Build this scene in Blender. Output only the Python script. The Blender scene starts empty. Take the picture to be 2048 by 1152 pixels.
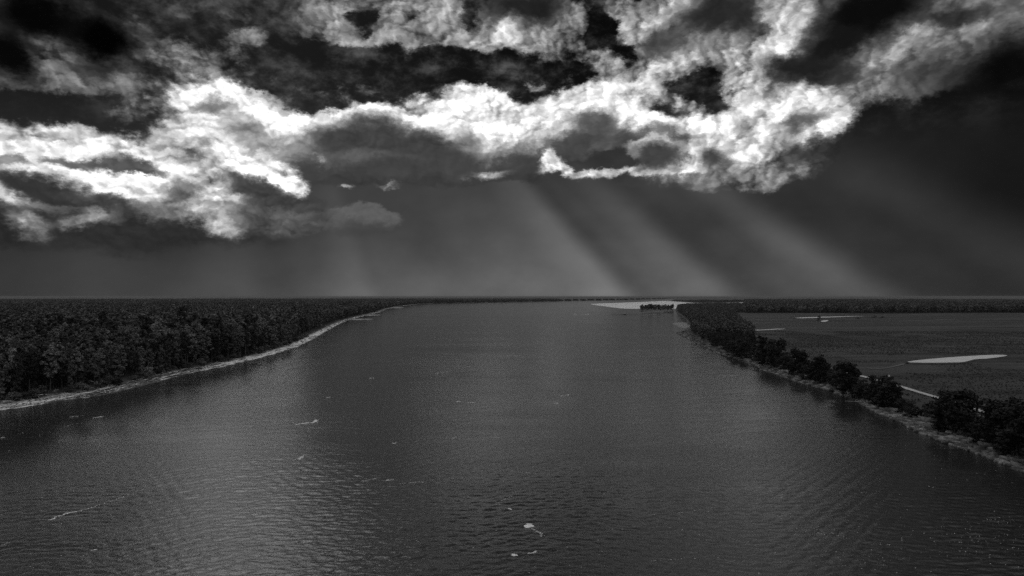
import bpy, bmesh, math, random
import numpy as np

R = math.radians
# ------------------------------------------------------------------ camera, sky, sun, exposure
scene = bpy.context.scene
CAM_H = 60.0            # height of the camera above the water, metres
FOC = 1365.33           # focal length in pixels of the 2048 pixel wide photograph
HOR = 593.0             # row of the horizon in the photograph
EXPOSURE = -2.2
SUN_AZ, SUN_EL = -21.7, 30.9      # degrees left of / above the view direction (+Y)

cam_data = bpy.data.cameras.new('camera')
cam_data.sensor_width = 36.0
cam_data.lens = 24.0
cam_data.clip_start = 0.5
cam_data.clip_end = 200000.0
cam = bpy.data.objects.new('camera', cam_data)
scene.collection.objects.link(cam)
cam.location = (0, 0, CAM_H)
cam.rotation_euler = (R(90) + math.atan((HOR - 576) / FOC), 0, 0)
scene.camera = cam

scene.view_settings.view_transform = 'Standard'
scene.view_settings.look = 'None'
scene.view_settings.exposure = EXPOSURE
scene.view_settings.gamma = 1.0
scene.view_settings.use_curve_mapping = False
scene.cycles.use_denoising = False
scene.cycles.max_bounces = 6
scene.cycles.diffuse_bounces = 2
scene.cycles.glossy_bounces = 2
scene.cycles.transmission_bounces = 2
scene.cycles.volume_bounces = 0
scene.cycles.transparent_max_bounces = 6
scene.cycles.sample_clamp_indirect = 4.0
scene.cycles.caustics_reflective = False
scene.cycles.caustics_refractive = False


class X:
    """A shader socket that can be used in Python arithmetic."""
    def __init__(self, nt, sock):
        self.nt, self.s = nt, sock

    def _m(self, op, *others, clamp=False):
        n = self.nt.nodes.new('ShaderNodeMath')
        n.operation = op
        n.use_clamp = clamp
        for i, v in enumerate((self,) + others):
            put(self.nt, n.inputs[i], v)
        return X(self.nt, n.outputs[0])

    def __add__(self, o): return self._m('ADD', o)
    __radd__ = __add__
    def __sub__(self, o): return self._m('SUBTRACT', o)
    def __rsub__(self, o): return (self * -1.0) + o
    def __mul__(self, o): return self._m('MULTIPLY', o)
    __rmul__ = __mul__
    def __truediv__(self, o): return self._m('DIVIDE', o)
    def pow(self, o): return self._m('POWER', o)
    def max(self, o): return self._m('MAXIMUM', o)
    def min(self, o): return self._m('MINIMUM', o)
    def abs(self): return self._m('ABSOLUTE')
    def clamp(self): return self._m('ADD', 0.0, clamp=True)


def put(nt, inp, v):
    if isinstance(v, X):
        nt.links.new(v.s, inp)
    elif v is not None:
        inp.default_value = v


def vmath(nt, op, a, b=None, out=0, scale=None):
    n = nt.nodes.new('ShaderNodeVectorMath')
    n.operation = op
    put(nt, n.inputs[0], a)
    if b is not None:
        put(nt, n.inputs[1], b)
    if scale is not None:
        put(nt, n.inputs['Scale'], scale)
    return X(nt, n.outputs[out])


def comb(nt, x, y, z):
    n = nt.nodes.new('ShaderNodeCombineXYZ')
    put(nt, n.inputs[0], x); put(nt, n.inputs[1], y); put(nt, n.inputs[2], z)
    return X(nt, n.outputs[0])


def sep(nt, v):
    n = nt.nodes.new('ShaderNodeSeparateXYZ')
    put(nt, n.inputs[0], v)
    return [X(nt, n.outputs[i]) for i in range(3)]


def ramp(nt, v, a, b, lo=0.0, hi=1.0, kind='SMOOTHSTEP'):
    n = nt.nodes.new('ShaderNodeMapRange')
    n.interpolation_type = kind
    n.clamp = True
    for i, k in enumerate((v, a, b, lo, hi)):
        put(nt, n.inputs[i], k)
    return X(nt, n.outputs[0])


def noise(nt, v, scale=1.0, detail=4.0, rough=0.5, lac=2.0, dist=0.0, out='Fac', dim='3D', kind='FBM', w=None):
    n = nt.nodes.new('ShaderNodeTexNoise')
    n.noise_dimensions = dim
    n.noise_type = kind
    n.normalize = True
    if dim != '1D':
        put(nt, n.inputs['Vector'], v)
    if w is not None:
        put(nt, n.inputs['W'], w)
    n.inputs['Scale'].default_value = scale
    n.inputs['Detail'].default_value = detail
    n.inputs['Roughness'].default_value = rough
    n.inputs['Lacunarity'].default_value = lac
    n.inputs['Distortion'].default_value = dist
    return X(nt, n.outputs[0 if out == 'Fac' else 1])


def cells(nt, v, scale, detail=2.0, rough=0.55):
    n = nt.nodes.new('ShaderNodeTexVoronoi')
    n.voronoi_dimensions = '2D'
    n.feature = 'F1'
    n.normalize = True
    put(nt, n.inputs['Vector'], v)
    n.inputs['Scale'].default_value = scale
    n.inputs['Detail'].default_value = detail
    n.inputs['Roughness'].default_value = rough
    n.inputs['Lacunarity'].default_value = 2.3
    return X(nt, n.outputs['Distance'])


def mix(nt, f, a, b, kind='FLOAT'):
    n = nt.nodes.new('ShaderNodeMix')
    n.data_type = kind
    ia, ib, io = {'FLOAT': (2, 3, 0), 'VECTOR': (4, 5, 1), 'RGBA': (6, 7, 2)}[kind]
    put(nt, n.inputs[0], f); put(nt, n.inputs[ia], a); put(nt, n.inputs[ib], b)
    return X(nt, n.outputs[io])


def azel(px, py):
    """Azimuth and elevation (degrees) of a point of the photograph's sky."""
    p = math.atan((HOR - 576) / FOC)
    x, y, z = (px - 1024) / FOC, 1.0, (576 - py) / FOC
    y, z = y * math.cos(p) - z * math.sin(p), y * math.sin(p) + z * math.cos(p)
    x, z = x / y, z / y
    return math.degrees(math.atan(x)), math.degrees(math.atan(z / math.sqrt(1 + x * x)))


# Cloud masses of this afternoon's sky, back to front: centre and half sizes (given through the photograph's grid and
# turned into azimuth / elevation), tilt, edge softness, weight, cover, brightness (display), texture.
CLOUDS = []


def mass(px, py, rx, ry, rot, soft, wt, cover, brt, tex):
    CLOUDS.append((px, py, rx, ry, rot, soft, wt, cover, brt, tex))


def band(pts, half, soft, wt, cover, brt, tex):
    """A long cloud edge as overlapping masses along a line."""
    for (x0, y0), (x1, y1) in zip(pts[:-1], pts[1:]):
        ln = math.hypot(x1 - x0, y1 - y0)
        mass((x0 + x1) / 2, (y0 + y1) / 2, ln / 2 + half * 1.1, half, math.degrees(math.atan2(y1 - y0, x1 - x0)),
             soft, wt, cover, brt, tex)


for c in [
#  px    py    rx   ry  rot soft  wt  cover brt  tex
# upper layer, left: grey rags with dark thick cores
 (150, 100, 460, 120,   0, .4,  .9, .60, .33, .9),
 (480,  12, 300,  60,   4, .5,  .9, .64, .30, .8),
 (360, 125, 150,  60, -12, .4,  .9, .68, .44, 1.1),
 (100, 150, 230,  36,  -4, .4,  .9, .74, .42, .9),
 (110,  95,  80,  50,  10, .2,  .8, .74, .42, 1.),
 (300,  60,  60,  60,   0, .2,  .7, .74, .38, .8),
 (205,  82, 100,  66,  14, .2,  1., .97, .035, .1),
 ( 80,  28, 130,  55,   0, .2,  1., .97, .05, .1),
 ( 10, 100,  60,  75,   0, .2,  1., .97, .06, .1),
 (165, 138,  75,  18,  -5, .2,  .7, .95, .16, .3),
 ( 60, 215, 330,  34,   0, .6,  1., .0, .12, .3),
 (430,  62, 130,  32,   0, .3,  1., .0, .12, .9),
 (495,  88,  70,  32, -10, .5,  .95, .76, .44, 1.1),
 (650, 100, 130,  34,  -8, .4,  1., .0, .12, .8),
 (235, 172,  60,  15,   0, .5,  .9, .74, .40, .8),
 (290, 215, 110,  42, -20, .3,  .9, .58, .38, 1.3),
 (470, 148,  80,  40, -20, .3,  .9, .60, .42, 1.2),
 (490, 200,  50,  50,   0, .3,  .8, .52, .42, 1.2),
 (570, 150,  26,  40,  40, .3,  .9, .50, .36, 1.2),
# upper layer, middle
 (810,  45, 200,  78,   2, .6,  1., .78, .48, 1.),
 (715,  60,  85,  46, -10, .5,  .9, .84, .50, 1.),
 (880,  40, 120,  60,  10, .5,  .9, .84, .55, 1.),
 (770,  86, 110,  22,   3, .4,  .9, .80, .56, .8),
 (735,  48,  26,  34,   0, .1,  .9, .22, .14, 1.2),
 (820,  30,  24,  20,   0, .1,  .6, .40, .20, 1.2),
 (955,  25,  30,  46,  10, .2,  1., .05, .10, 1.1),
 (1070, 60, 150,  84,   0, .6,  1., .84, .46, 1.1),
 (1000, 92,  74,  50,  10, .5,  .9, .88, .66, 1.),
 (1010, 60,  40,  30, -20, .3,  .8, .9, .76, .8),
 (1050,  8, 110,  42,   0, .2,  1., .97, .15, .2),
 (1370, 70, 290, 110,   0, .6,  1., .88, .48, 1.3),
 (1180, 90,  75,  50,   0, .3,  .9, .76, .44, 1.2),
 (1335, 38,  80,  30, -22, .3,  .95, .92, .80, .8),
 (1262, 60,  24,  50, -14, .3,  .9, .88, .72, .9),
 (1320, 140, 110,  34, -22, .3,  .95, .9, .84, 1.),
 (1445, 36, 130,  60,   0, .2,  1., .97, .17, .2),
 (1330, 88,  50,  42,   0, .2,  .95, .97, .26, .3),
 (1400, 100, 100,  24,   0, .2,  .7, .97, .42, .6),
 (1212, 60,  38,  78, -14, .3,  1., .0, .09, 1.),
 (1245, 108, 32,  34, -40, .2,  .95, .0, .10, 1.),
 (1110, 142, 140, 28,   0, .3,  .95, .05, .15, 1.1),
 (1052, 160,  40,  24,  20, .4,  .9, .74, .60, 1.3),
 (1132, 143,  26,  22,   0, .4,  .9, .74, .58, 1.2),
 (1215, 130,  52,  34, -50, .4,  .9, .68, .58, 1.3),
 (1390, 165,  80,  18, -22, .1,  .85, .15, .15, 1.4),
 (1450, 188,  66,  22,  28, .1,  .95, .05, .15, 1.3),
# upper layer, right
 (1760, 85, 350, 130,  -3, .6,  1., .90, .38, .8),
 (1565, 22,  70,  46,  40, .4,  .95, .92, .64, .8),
 (1545, 92, 110,  36, -40, .3,  1., .92, .88, .9),
 (1500, 150,  56,  70,  10, .4,  1., .88, .80, 1.1),
 (1730, 28, 145,  66, -12, .3,  1., .98, .075, .1),
 (1655, 90, 110,  30, -14, .2,  1., .98, .11, .1),
 (1605, 132, 120,  44,   8, .2,  1., .98, .14, .2),
 (1700, 150,  80,  24,   8, .2,  .7, .98, .22, .3),
 (1800, 96, 130,  28, -24, .3,  1., .92, .58, .9),
 (1910, 70, 140,  30, -10, .3,  .9, .92, .46, .8),
 (1910, 26, 130,  26,   8, .2,  .9, .97, .18, .3),
 (1730, 178, 210, 24,   0, .4,  1., .86, .46, 1.),
 (1620, 178,  70,  22,   0, .3,  .9, .86, .62, 1.2),
 (1870, 155, 110, 42,   5, .2,  .9, .90, .24, .5),
 (2020, 150, 130, 90, -10, .2,  1., .7, .07, .2),
 (1900, 338, 400, 112,  0, .7,  1., .0, .08, .3),
# clear band above the long bank, with torn wisps
 (820, 140, 400,  46,  -2, .4,  1., .0, .12, .8),
 (690, 190, 130,  30,   0, .2,  .8, .42, .34, 1.4),
 (850, 198, 130,  34, -12, .3,  .95, .60, .58, 1.6),
 (745, 170, 40,  16, -20, .3,  .8, .45, .40, 1.2)]:
    mass(*c)

# the long bank under the clear band: lit upper half ...
band([(340, 290), (480, 250), (620, 285), (760, 262), (880, 275), (1000, 262), (1120, 245), (1250, 235), (1400, 262)],
     62, .55, 1., .95, .84, .8)
mass(430, 225, 110, 66, 8, .6, 1., .94, .95, .6)
mass(960, 225, 90, 60, 0, .6, 1., .92, 1.05, .8)
mass(1210, 205, 130, 56, 0, .6, 1., .92, 1.0, .7)
mass(1575, 245, 130, 62, -4, .6, 1., .93, .92, .9)
mass(1500, 280, 90, 70, 0, .5, 1., .92, .92, .9)
mass(1340, 205, 120, 28, 12, .3, .8, .62, .50, 1.4)
mass(1340, 222, 60, 14, 10, .3, .7, .40, .30, .8)
# ... its brightest rim ...
band([(355, 200), (430, 176), (500, 205), (560, 252), (620, 250), (700, 228), (770, 222), (850, 245), (930, 262),
      (1010, 275), (1070, 255), (1130, 225), (1240, 232), (1330, 245), (1460, 258)], 25, .3, .95, .96, 1.08, .5)
# ... grey hearts and base
mass(415, 208, 62, 24, -5, .2, .95, .98, .46, .3)
mass(490, 258, 50, 34, 20, .1, .8, .98, .52, .4)
mass(560, 300, 70, 30, 0, .1, .7, .98, .62, .4)
band([(650, 290), (740, 272), (830, 292), (900, 320)], 52, .25, 1., .98, .26, .25)
mass(935, 285, 40, 40, 0, .1, .85, .98, .46, .4)
mass(1182, 243, 46, 30, 0, .3, 1., .98, .38, .3)
band([(1120, 305), (1200, 275), (1300, 275), (1420, 292)], 40, .2, 1., .98, .28, .25)
mass(1600, 252, 80, 24, -15, .2, .95, .98, .38, .5)
mass(1555, 292, 60, 34, 0, .2, .9, .98, .34, .5)
mass(1610, 335, 100, 50, 0, .0, .9, .5, .18, .3)
band([(560, 345), (700, 335), (850, 345), (980, 335), (1100, 320)], 46, .1, 1., .98, .27, .15)
# second, lower lit edge on the right with dark puffs in front
mass(1440, 330, 190, 48, 2, .5, 1., .90, .46, 1.1)
mass(1490, 362, 90, 32, 4, .4, 1., .82, .42, 1.2)
mass(1560, 330, 90, 40, 0, .3, .9, .74, .44, 1.3)
mass(1615, 300, 100, 24, -6, .1, .9, .9, .22, .6)
band([(1080, 335), (1110, 325), (1150, 352), (1240, 338), (1330, 330), (1400, 325)], 18, .3, 1., .92, .85, .9)
mass(1105, 326, 24, 24, 0, .3, .9, .9, .95, .9)
mass(1250, 372, 200, 26, -3, .0, .85, .96, .27, .0)
mass(1520, 290, 70, 34, -20, .4, .9, .92, .92, 1.)
mass(1306, 290, 64, 26, 0, .5, 1., .95, .80, .6)
mass(1305, 308, 60, 36, 0, .3, 1., .98, .27, .25)
mass(1415, 288, 64, 28, 0, .5, 1., .95, .95, .7)
mass(1428, 306, 42, 28, 0, .2, 1., .98, .30, .3)
# the soft grey underside thins out into the veil below
band([(600, 430), (900, 415), (1100, 425), (1300, 402), (1420, 412)], 60, .1, 1., .0, .28, .0)

# nearer bank on the left
for c in [
 (120, 300, 270,  62,   4, .5,  1., .90, .88, .8),
 ( 80, 262,  70,  24, -10, .3,  .95, .78, .80, 1.1),
 (200, 275, 110,  26,   0, .2,  .9, .88, .55, .5),
 (250, 300, 110,  26,  10, .5,  1., .94, 1.1, .5),
 (100, 300, 120,  22,   4, .3,  .9, .95, 1.0, .5),
 (190, 375, 360,  66,   6, .6,  1., .96, 1.05, .6),
 (150, 328,  80,  16,   5, .3,  .9, .98, .34, .4),
 (290, 336,  90,  18,  12, .3,  1., .98, .32, .4),
 ( 30, 328,  50,  14,   0, .3,  .8, .98, .40, .4),
 (420, 340,  70,  24,  20, .3,  .9, .70, .42, 1.2),
 (530, 345, 110,  38,  18, .6,  1., .94, 1.1, .8),
 (410, 390, 110,  66,  22, .5,  1., .94, .92, .9),
 (595, 365,  46,  20,  25, .4,  1., .86, .95, 1.1),
 ( 95, 385, 120,  34,  12, .2,  1., .98, .22, .3),
 (215, 418, 130,  26,   8, .2,  1., .98, .26, .4),
 (110, 425, 140,  16,   6, .3,  .95, .97, .85, .7),
 (365, 390,  56,  34,   0, .2,  .9, .98, .38, .6),
 (545, 390, 120,  30,  14, .3,  1., .98, .26, .4),
 (290, 480, 460,  58,   3, .5,  1., .98, .185, .3),
 ( 55, 450,  80,  30,  20, .2,  .9, .98, .60, .9),
 (190, 442,  80,  22, -10, .2,  .9, .97, .60, .8),
 (445, 438,  60,  34,  38, .3,  1., .96, .80, 1.),
 (570, 440, 150,  44,   5, .3,  1., .96, .33, .6),
 (725, 446,  70,  40,   0, .6,  1., .94, .37, .2),
 (728, 465,  60,  34,   0, .3,  .9, .9, .30, .1),
 (690, 372,  30,   9,  -8, .0,  .9, .74, .52, 1.5),
 (768, 370,  36,   9,   0, .0,  .9, .74, .50, 1.5),
 (975, 343,  48,  13,  -5, .0,  .9, .76, .58, 1.5),
 (650, 320,  26,  11,  25, .0,  .9, .74, .56, 1.5)]:
    mass(*c)
for c in [
 (240, 334, 130,  13,   6, .3,  .95, .98, .33, .5),
 ( 90, 386, 110,  30,  12, .3,  1., .98, .21, .3),
 (215, 408, 110,  20,   6, .2,  .9, .98, .30, .5),
 (330, 420,  60,  30,  10, .1,  .7, .98, .40, .7),
 (560, 392, 110,  26,  12, .3,  .9, .98, .26, .4),
 (500, 275,  46,  30,  10, .1,  .7, .98, .50, .5),
 (1020, 235,  30,  22,   0, .2,  .6, .95, .50, .8)]:
    mass(*c)
band([(-250, 560), (0, 540), (300, 540), (560, 520), (800, 505)], 74, .0, 1., .0, .2, .0)


def build_world():
    w = bpy.data.worlds.new('World')
    scene.world = w
    w.use_nodes = True
    w.cycles.sampling_method = 'MANUAL'
    w.cycles.sample_map_resolution = 512
    nt = w.node_tree
    nt.nodes.clear()
    out = nt.nodes.new('ShaderNodeOutputWorld')
    STRENGTH = 0.1
    # clear air: red channel of the physical sky (a black and white picture)
    sky = nt.nodes.new('ShaderNodeTexSky')
    sky.sky_type = 'NISHITA'
    sky.sun_disc = False
    sky.sun_elevation = R(SUN_EL)
    sky.sun_rotation = R(SUN_AZ)
    red = nt.nodes.new('ShaderNodeSeparateColor')
    nt.links.new(sky.outputs[0], red.inputs[0])
    clear = X(nt, red.outputs[0])

    tc = nt.nodes.new('ShaderNodeTexCoord')
    d = X(nt, tc.outputs['Generated'])
    dx, dy, dz = sep(nt, d)
    A = dx._m('ARCTAN2', dy) * 57.29578
    E = dz._m('ARCSINE') * 57.29578
    P = comb(nt, A, E, 0.0)
    Q = comb(nt, dx * 57.3, dy * 57.3, E * 1.55)      # degrees, flattened towards the horizon

    Q2 = vmath(nt, 'ADD', Q, (31.0, 57.0, 11.0))
    wa = (noise(nt, Q, 0.10, 2, 0.55) - 0.5) * 3.0 + (noise(nt, Q, 0.30, 7, 0.68) - 0.5) * 3.6
    we = (noise(nt, Q2, 0.10, 2, 0.55) - 0.5) * 1.6 + (noise(nt, Q2, 0.30, 7, 0.68) - 0.5) * 3.2
    W = comb(nt, A + wa, E + we, 0.0)

    # loose cloud out of view, brightened as fill light; in front the masses take over
    b0 = noise(nt, Q, 0.055, 2, 0.5)
    lift = ramp(nt, E, 8.0, 22.0)
    base = comb(nt, ramp(nt, b0, 0.32, 0.55) * 0.9 * lift, ramp(nt, b0, .45, .7, .95, .50), 0.7)
    front = ramp(nt, A.abs(), 38.0, 50.0, 1.0, 0.0)
    low = ramp(nt, E, 24.0, 30.0, 1.0, 0.0)
    st = mix(nt, front * low, base, (0.0, 0.15, 0.4), 'VECTOR')
    # fine cloud texture and its relief towards the sun
    to_sun = vmath(nt, 'NORMALIZE', vmath(nt, 'SUBTRACT', (SUN_AZ, SUN_EL, 0.0), P))
    f1 = noise(nt, Q, 0.45, 9, 0.66)
    m1 = noise(nt, Q, 0.3, 5, 0.58)
    # rounded billows: cell distance in azimuth / elevation, shaded by its own slope towards the sun
    bc = comb(nt, A + wa * 0.7, (E + we * 0.7) * 1.35, 0.0)
    bs = vmath(nt, 'ADD', bc, vmath(nt, 'SCALE', to_sun, scale=0.42))
    b1, b2 = 1.0 - cells(nt, bc, 0.36), 1.0 - cells(nt, bs, 0.36)
    relief = (b1 - b2) * 1.9 + (b1 - 0.70) * 0.8 + (f1 - 0.5) * 0.6 + (m1 - 0.5) * 1.0
    edge = (f1 - 0.5) * 1.0 + (b1 - 0.70) * 0.7

    # air under the clouds: grey veil, lighter towards the horizon, with sunbeams fanning out from the sun
    sa, se = R(SUN_AZ), R(SUN_EL)
    s = (math.sin(sa) * math.cos(se), math.cos(sa) * math.cos(se), math.sin(se))
    e1 = (math.cos(sa), -math.sin(sa), 0.0)
    e2 = (s[1] * e1[2] - s[2] * e1[1], s[2] * e1[0] - s[0] * e1[2], s[0] * e1[1] - s[1] * e1[0])
    u = vmath(nt, 'DOT_PRODUCT', d, e1, out=1)
    v = vmath(nt, 'DOT_PRODUCT', d, e2, out=1)
    ang = u._m('ARCTAN2', v) * 57.29578            # angle of a beam about the sun, 0 = straight down
    cr = nt.nodes.new('ShaderNodeValToRGB')
    cr.color_ramp.interpolation = 'EASE'
    BEAMS = [(-40, .35), (-28, .35), (-20, .52), (-12, .28), (-1, .55), (6, .28), (11, .45), (17.5, .85), (21, .5),
             (31, .34), (37, .5), (43, .6), (48.4, 1.), (51.4, .16), (53.5, .4), (57, .8), (60, .22), (63, .4),
             (66, .9), (69, .2), (72, .3), (75, .7), (79, .2), (95, .2)]
    els = cr.color_ramp.elements
    for i, (ba, bv) in enumerate(BEAMS):
        el = els[i] if i < 2 else els.new(1.0)
        el.position = (ba + 40) / 140.0
        el.color = (bv, bv, bv, 1)
    put(nt, cr.inputs[0], ang * (1 / 140.0) + 40 / 140.0)
    beams = X(nt, cr.outputs[0])
    under = ramp(nt, E, 3.0, 17.0, 1.0, 0.0)
    lat = nt.nodes.new('ShaderNodeValToRGB')
    lat.color_ramp.interpolation = 'B_SPLINE'
    LATERAL = [(-60, .42), (-36, .40), (-24, .52), (-13, .80), (-5, .96), (5, .96), (15, 1.0), (26, .78), (36, .38), (60, .34)]
    els = lat.color_ramp.elements
    for i, (ba, bv) in enumerate(LATERAL):
        el = els[i] if i < 2 else els.new(1.0)
        el.position = (ba + 60) / 120.0
        el.color = (bv, bv, bv, 1)
    put(nt, lat.inputs[0], A * (1 / 120.0) + 0.5)
    side = X(nt, lat.outputs[0])
    soft = noise(nt, Q, 0.09, 1, 0.5)
    mott = noise(nt, Q, 0.16, 4, 0.55)
    veil = ramp(nt, E, 0.0, 6.0, 0.10, 0.0, 'LINEAR') + ramp(nt, E, 8.0, 19.0, 0.185, 0.0)
    veil = veil * (1.0 + (soft - 0.5) * 0.5 + (mott - 0.5) * 0.55) * side
    veil = veil + (beams - 0.48) * 0.17 * under * (0.5 + 0.5 * side)
    clear_d = (clear * STRENGTH * CLEAR_GAIN).pow(0.4545)
    # thin torn scud that dims the clear gaps
    scud = ramp(nt, f1 * 0.6 + m1 * 0.4, 0.42, 0.74) * ramp(nt, E, 10.0, 17.0) * (0.35 + 0.65 * side)
    air = (clear_d + veil + scud * 0.30).max(0.03)

    # The masses are sorted into a tree of sky regions, so that each ray only works out the clouds near it.
    boxes = []
    for c in CLOUDS:
        px, py, rx, ry, rot = c[:5]
        a, e = azel(px, py)
        a1, e1 = azel(px + 1, py)
        a2, e2 = azel(px, py - 1)
        hx, hy = rx * math.hypot(a1 - a, e1 - e) * 1.15, ry * math.hypot(a2 - a, e2 - e) * 1.2
        t = R(rot)
        bx, by = math.hypot(hx * math.cos(t), hy * math.sin(t)), math.hypot(hx * math.sin(t), hy * math.cos(t))
        soft, wt, cover, brt, tex = c[5:]
        if brt > 0.8:
            brt, tex = brt * 0.93, max(tex, 0.7)
        boxes.append((a, e, hx, hy, t, a - bx, a + bx, e - by, e + by, soft, wt, cover, brt, tex))
    wx, wy, _ = sep(nt, W)
    shared = (W, st, edge, relief, air)

    def leaf(sel):
        g = bpy.data.node_groups.new('cloud_region', 'ShaderNodeTree')
        names = (('W', 'NodeSocketVector'), ('S', 'NodeSocketVector'), ('F', 'NodeSocketFloat'),
                 ('L', 'NodeSocketFloat'), ('A', 'NodeSocketFloat'))
        for nm, ty in names:
            g.interface.new_socket(nm, in_out='INPUT', socket_type=ty)
        g.interface.new_socket('Shader', in_out='OUTPUT', socket_type='NodeSocketShader')
        gi, go = g.nodes.new('NodeGroupInput'), g.nodes.new('NodeGroupOutput')
        w_, s_, f_, l_, a_ = [X(g, gi.outputs[i]) for i in range(5)]
        for (a, e, hx, hy, t, _a, _b, _c, _d, soft, wt, cover, brt, tex) in sel:
            m = g.nodes.new('ShaderNodeMapping')
            m.vector_type = 'TEXTURE'
            m.inputs['Location'].default_value = (a, e, 0)
            m.inputs['Rotation'].default_value = (0, 0, -t)
            m.inputs['Scale'].default_value = (hx, hy, 1)
            put(g, m.inputs['Vector'], w_)
            r = vmath(g, 'LENGTH', X(g, m.outputs[0]), out=1)
            s_ = mix(g, ramp(g, r, soft, 1.0, wt, 0.0), s_, (cover, brt, tex), 'VECTOR')
        cover, brt, tex = sep(g, s_)
        dens = cover + f_ * 1.9 * (1.3 - cover) * tex.min(1.0)
        alpha = ramp(g, dens, 0.26, 0.80)
        cl = brt * (1.0 + tex * l_)
        disp = mix(g, alpha, a_, cl.max(0.02))
        lin = disp.pow(2.2) * (2.0 ** -EXPOSURE / STRENGTH)
        bg = g.nodes.new('ShaderNodeBackground')
        bg.inputs['Strength'].default_value = STRENGTH
        put(g, bg.inputs['Color'], comb(g, lin, lin, lin))
        g.links.new(bg.outputs[0], go.inputs[0])
        n = nt.nodes.new('ShaderNodeGroup')
        n.node_tree = g
        for i, k in enumerate(shared):
            put(nt, n.inputs[i], k)
        return n.outputs[0]

    def region(sel, x0, x1, y0, y1, depth):
        sel = [b for b in sel if b[6] > x0 and b[5] < x1 and b[8] > y0 and b[7] < y1]
        if len(sel) <= 7 or depth >= 7:
            return leaf(sel)
        best = None
        for ax, lo, hi, i0, i1 in ((0, x0, x1, 5, 6), (1, y0, y1, 7, 8)):
            for k in sorted(set([b[i0] for b in sel] + [b[i1] for b in sel])):
                if not lo < k < hi:
                    continue
                nl, nr = sum(b[i0] < k for b in sel), sum(b[i1] > k for b in sel)
                cost = max(nl, nr) + 0.3 * (nl + nr)
                if best is None or cost < best[0]:
                    best = (cost, ax, k)
        if best is None or best[0] > 1.58 * len(sel):
            return leaf(sel)
        _, ax, k = best
        if ax == 0:
            lo, hi = region(sel, x0, k, y0, y1, depth + 1), region(sel, k, x1, y0, y1, depth + 1)
        else:
            lo, hi = region(sel, x0, x1, y0, k, depth + 1), region(sel, x0, x1, k, y1, depth + 1)
        m = nt.nodes.new('ShaderNodeMixShader')
        put(nt, m.inputs[0], (wx if ax == 0 else wy)._m('GREATER_THAN', k))
        nt.links.new(lo, m.inputs[1])
        nt.links.new(hi, m.inputs[2])
        return m.outputs[0]

    nt.links.new(region(boxes, -400, 400, -100, 100, 0), out.inputs[0])
    return w


CLEAR_GAIN = 0.006
HAZE = 2.6e-5
build_world()

sun_data = bpy.data.lights.new('sun', 'SUN')
sun_data.energy = 0.5
sun_data.angle = R(14.0)
sun_data.color = (1, 1, 1)
sun = bpy.data.objects.new('sun', sun_data)
scene.collection.objects.link(sun)
sun.rotation_euler = (R(90 - SUN_EL), 0, R(180 - SUN_AZ))

# ------------------------------------------------------------------ helpers for the ground
rng = np.random.default_rng(7)
random.seed(7)
COL = scene.collection
PITCH = math.atan((HOR - 576) / FOC)


def ray(px, py):
    x, y, z = (px - 1024) / FOC, 1.0, (576 - py) / FOC
    c, s = math.cos(PITCH), math.sin(PITCH)
    return x, y * c - z * s, y * s + z * c


def gp(px, py, z=0.0):
    """Where the line of sight through a point of the photograph meets the level z."""
    x, y, dz = ray(px, py)
    t = (z - CAM_H) / dz
    return x * t, y * t


def link(o, parent=None):
    COL.objects.link(o)
    if parent is not None:
        o.parent = parent
    return o


def tag(o, label=None, category=None, group=None, kind=None):
    for k, v in (('label', label), ('category', category), ('group', group), ('kind', kind)):
        if v:
            o[k] = v
    return o


def mesh_np(name, co, faces, mat=None, attrs=None, smooth=False):
    """Mesh from an (n,3) array and an (m,3) or (m,4) array of faces."""
    me = bpy.data.meshes.new(name)
    co = np.asarray(co, np.float32)
    faces = np.asarray(faces, np.int32)
    k = faces.shape[1]
    me.vertices.add(len(co))
    me.vertices.foreach_set('co', co.ravel())
    me.loops.add(faces.size)
    me.loops.foreach_set('vertex_index', faces.ravel())
    me.polygons.add(len(faces))
    me.polygons.foreach_set('loop_start', np.arange(0, faces.size, k, dtype=np.int32))
    me.polygons.foreach_set('loop_total', np.full(len(faces), k, np.int32))
    if smooth:
        me.polygons.foreach_set('use_smooth', np.ones(len(faces), bool))
    for nm, v in (attrs or {}).items():
        a = me.attributes.new(nm, 'FLOAT', 'POINT')
        a.data.foreach_set('value', np.asarray(v, np.float32))
    me.update(calc_edges=True)
    me.validate()
    if mat:
        me.materials.append(mat)
    return me


def new_mat(name):
    m = bpy.data.materials.new(name)
    m.use_nodes = True
    nt = m.node_tree
    b = nt.nodes['Principled BSDF']
    return m, nt, b


def grey(nt, v):
    return comb(nt, v, v, v)


def attr(nt, name):
    n = nt.nodes.new('ShaderNodeAttribute')
    n.attribute_name = name
    return X(nt, n.outputs['Fac'])


def objpos(nt):
    n = nt.nodes.new('ShaderNodeNewGeometry')
    return X(nt, n.outputs['Position'])


def bump(nt, bsdf, h, strength, dist):
    n = nt.nodes.new('ShaderNodeBump')
    n.inputs['Strength'].default_value = strength
    n.inputs['Distance'].default_value = dist
    put(nt, n.inputs['Height'], h)
    nt.links.new(n.outputs[0], bsdf.inputs['Normal'])


def vscale(nt, v, s):
    return vmath(nt, 'MULTIPLY', v, s)


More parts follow.
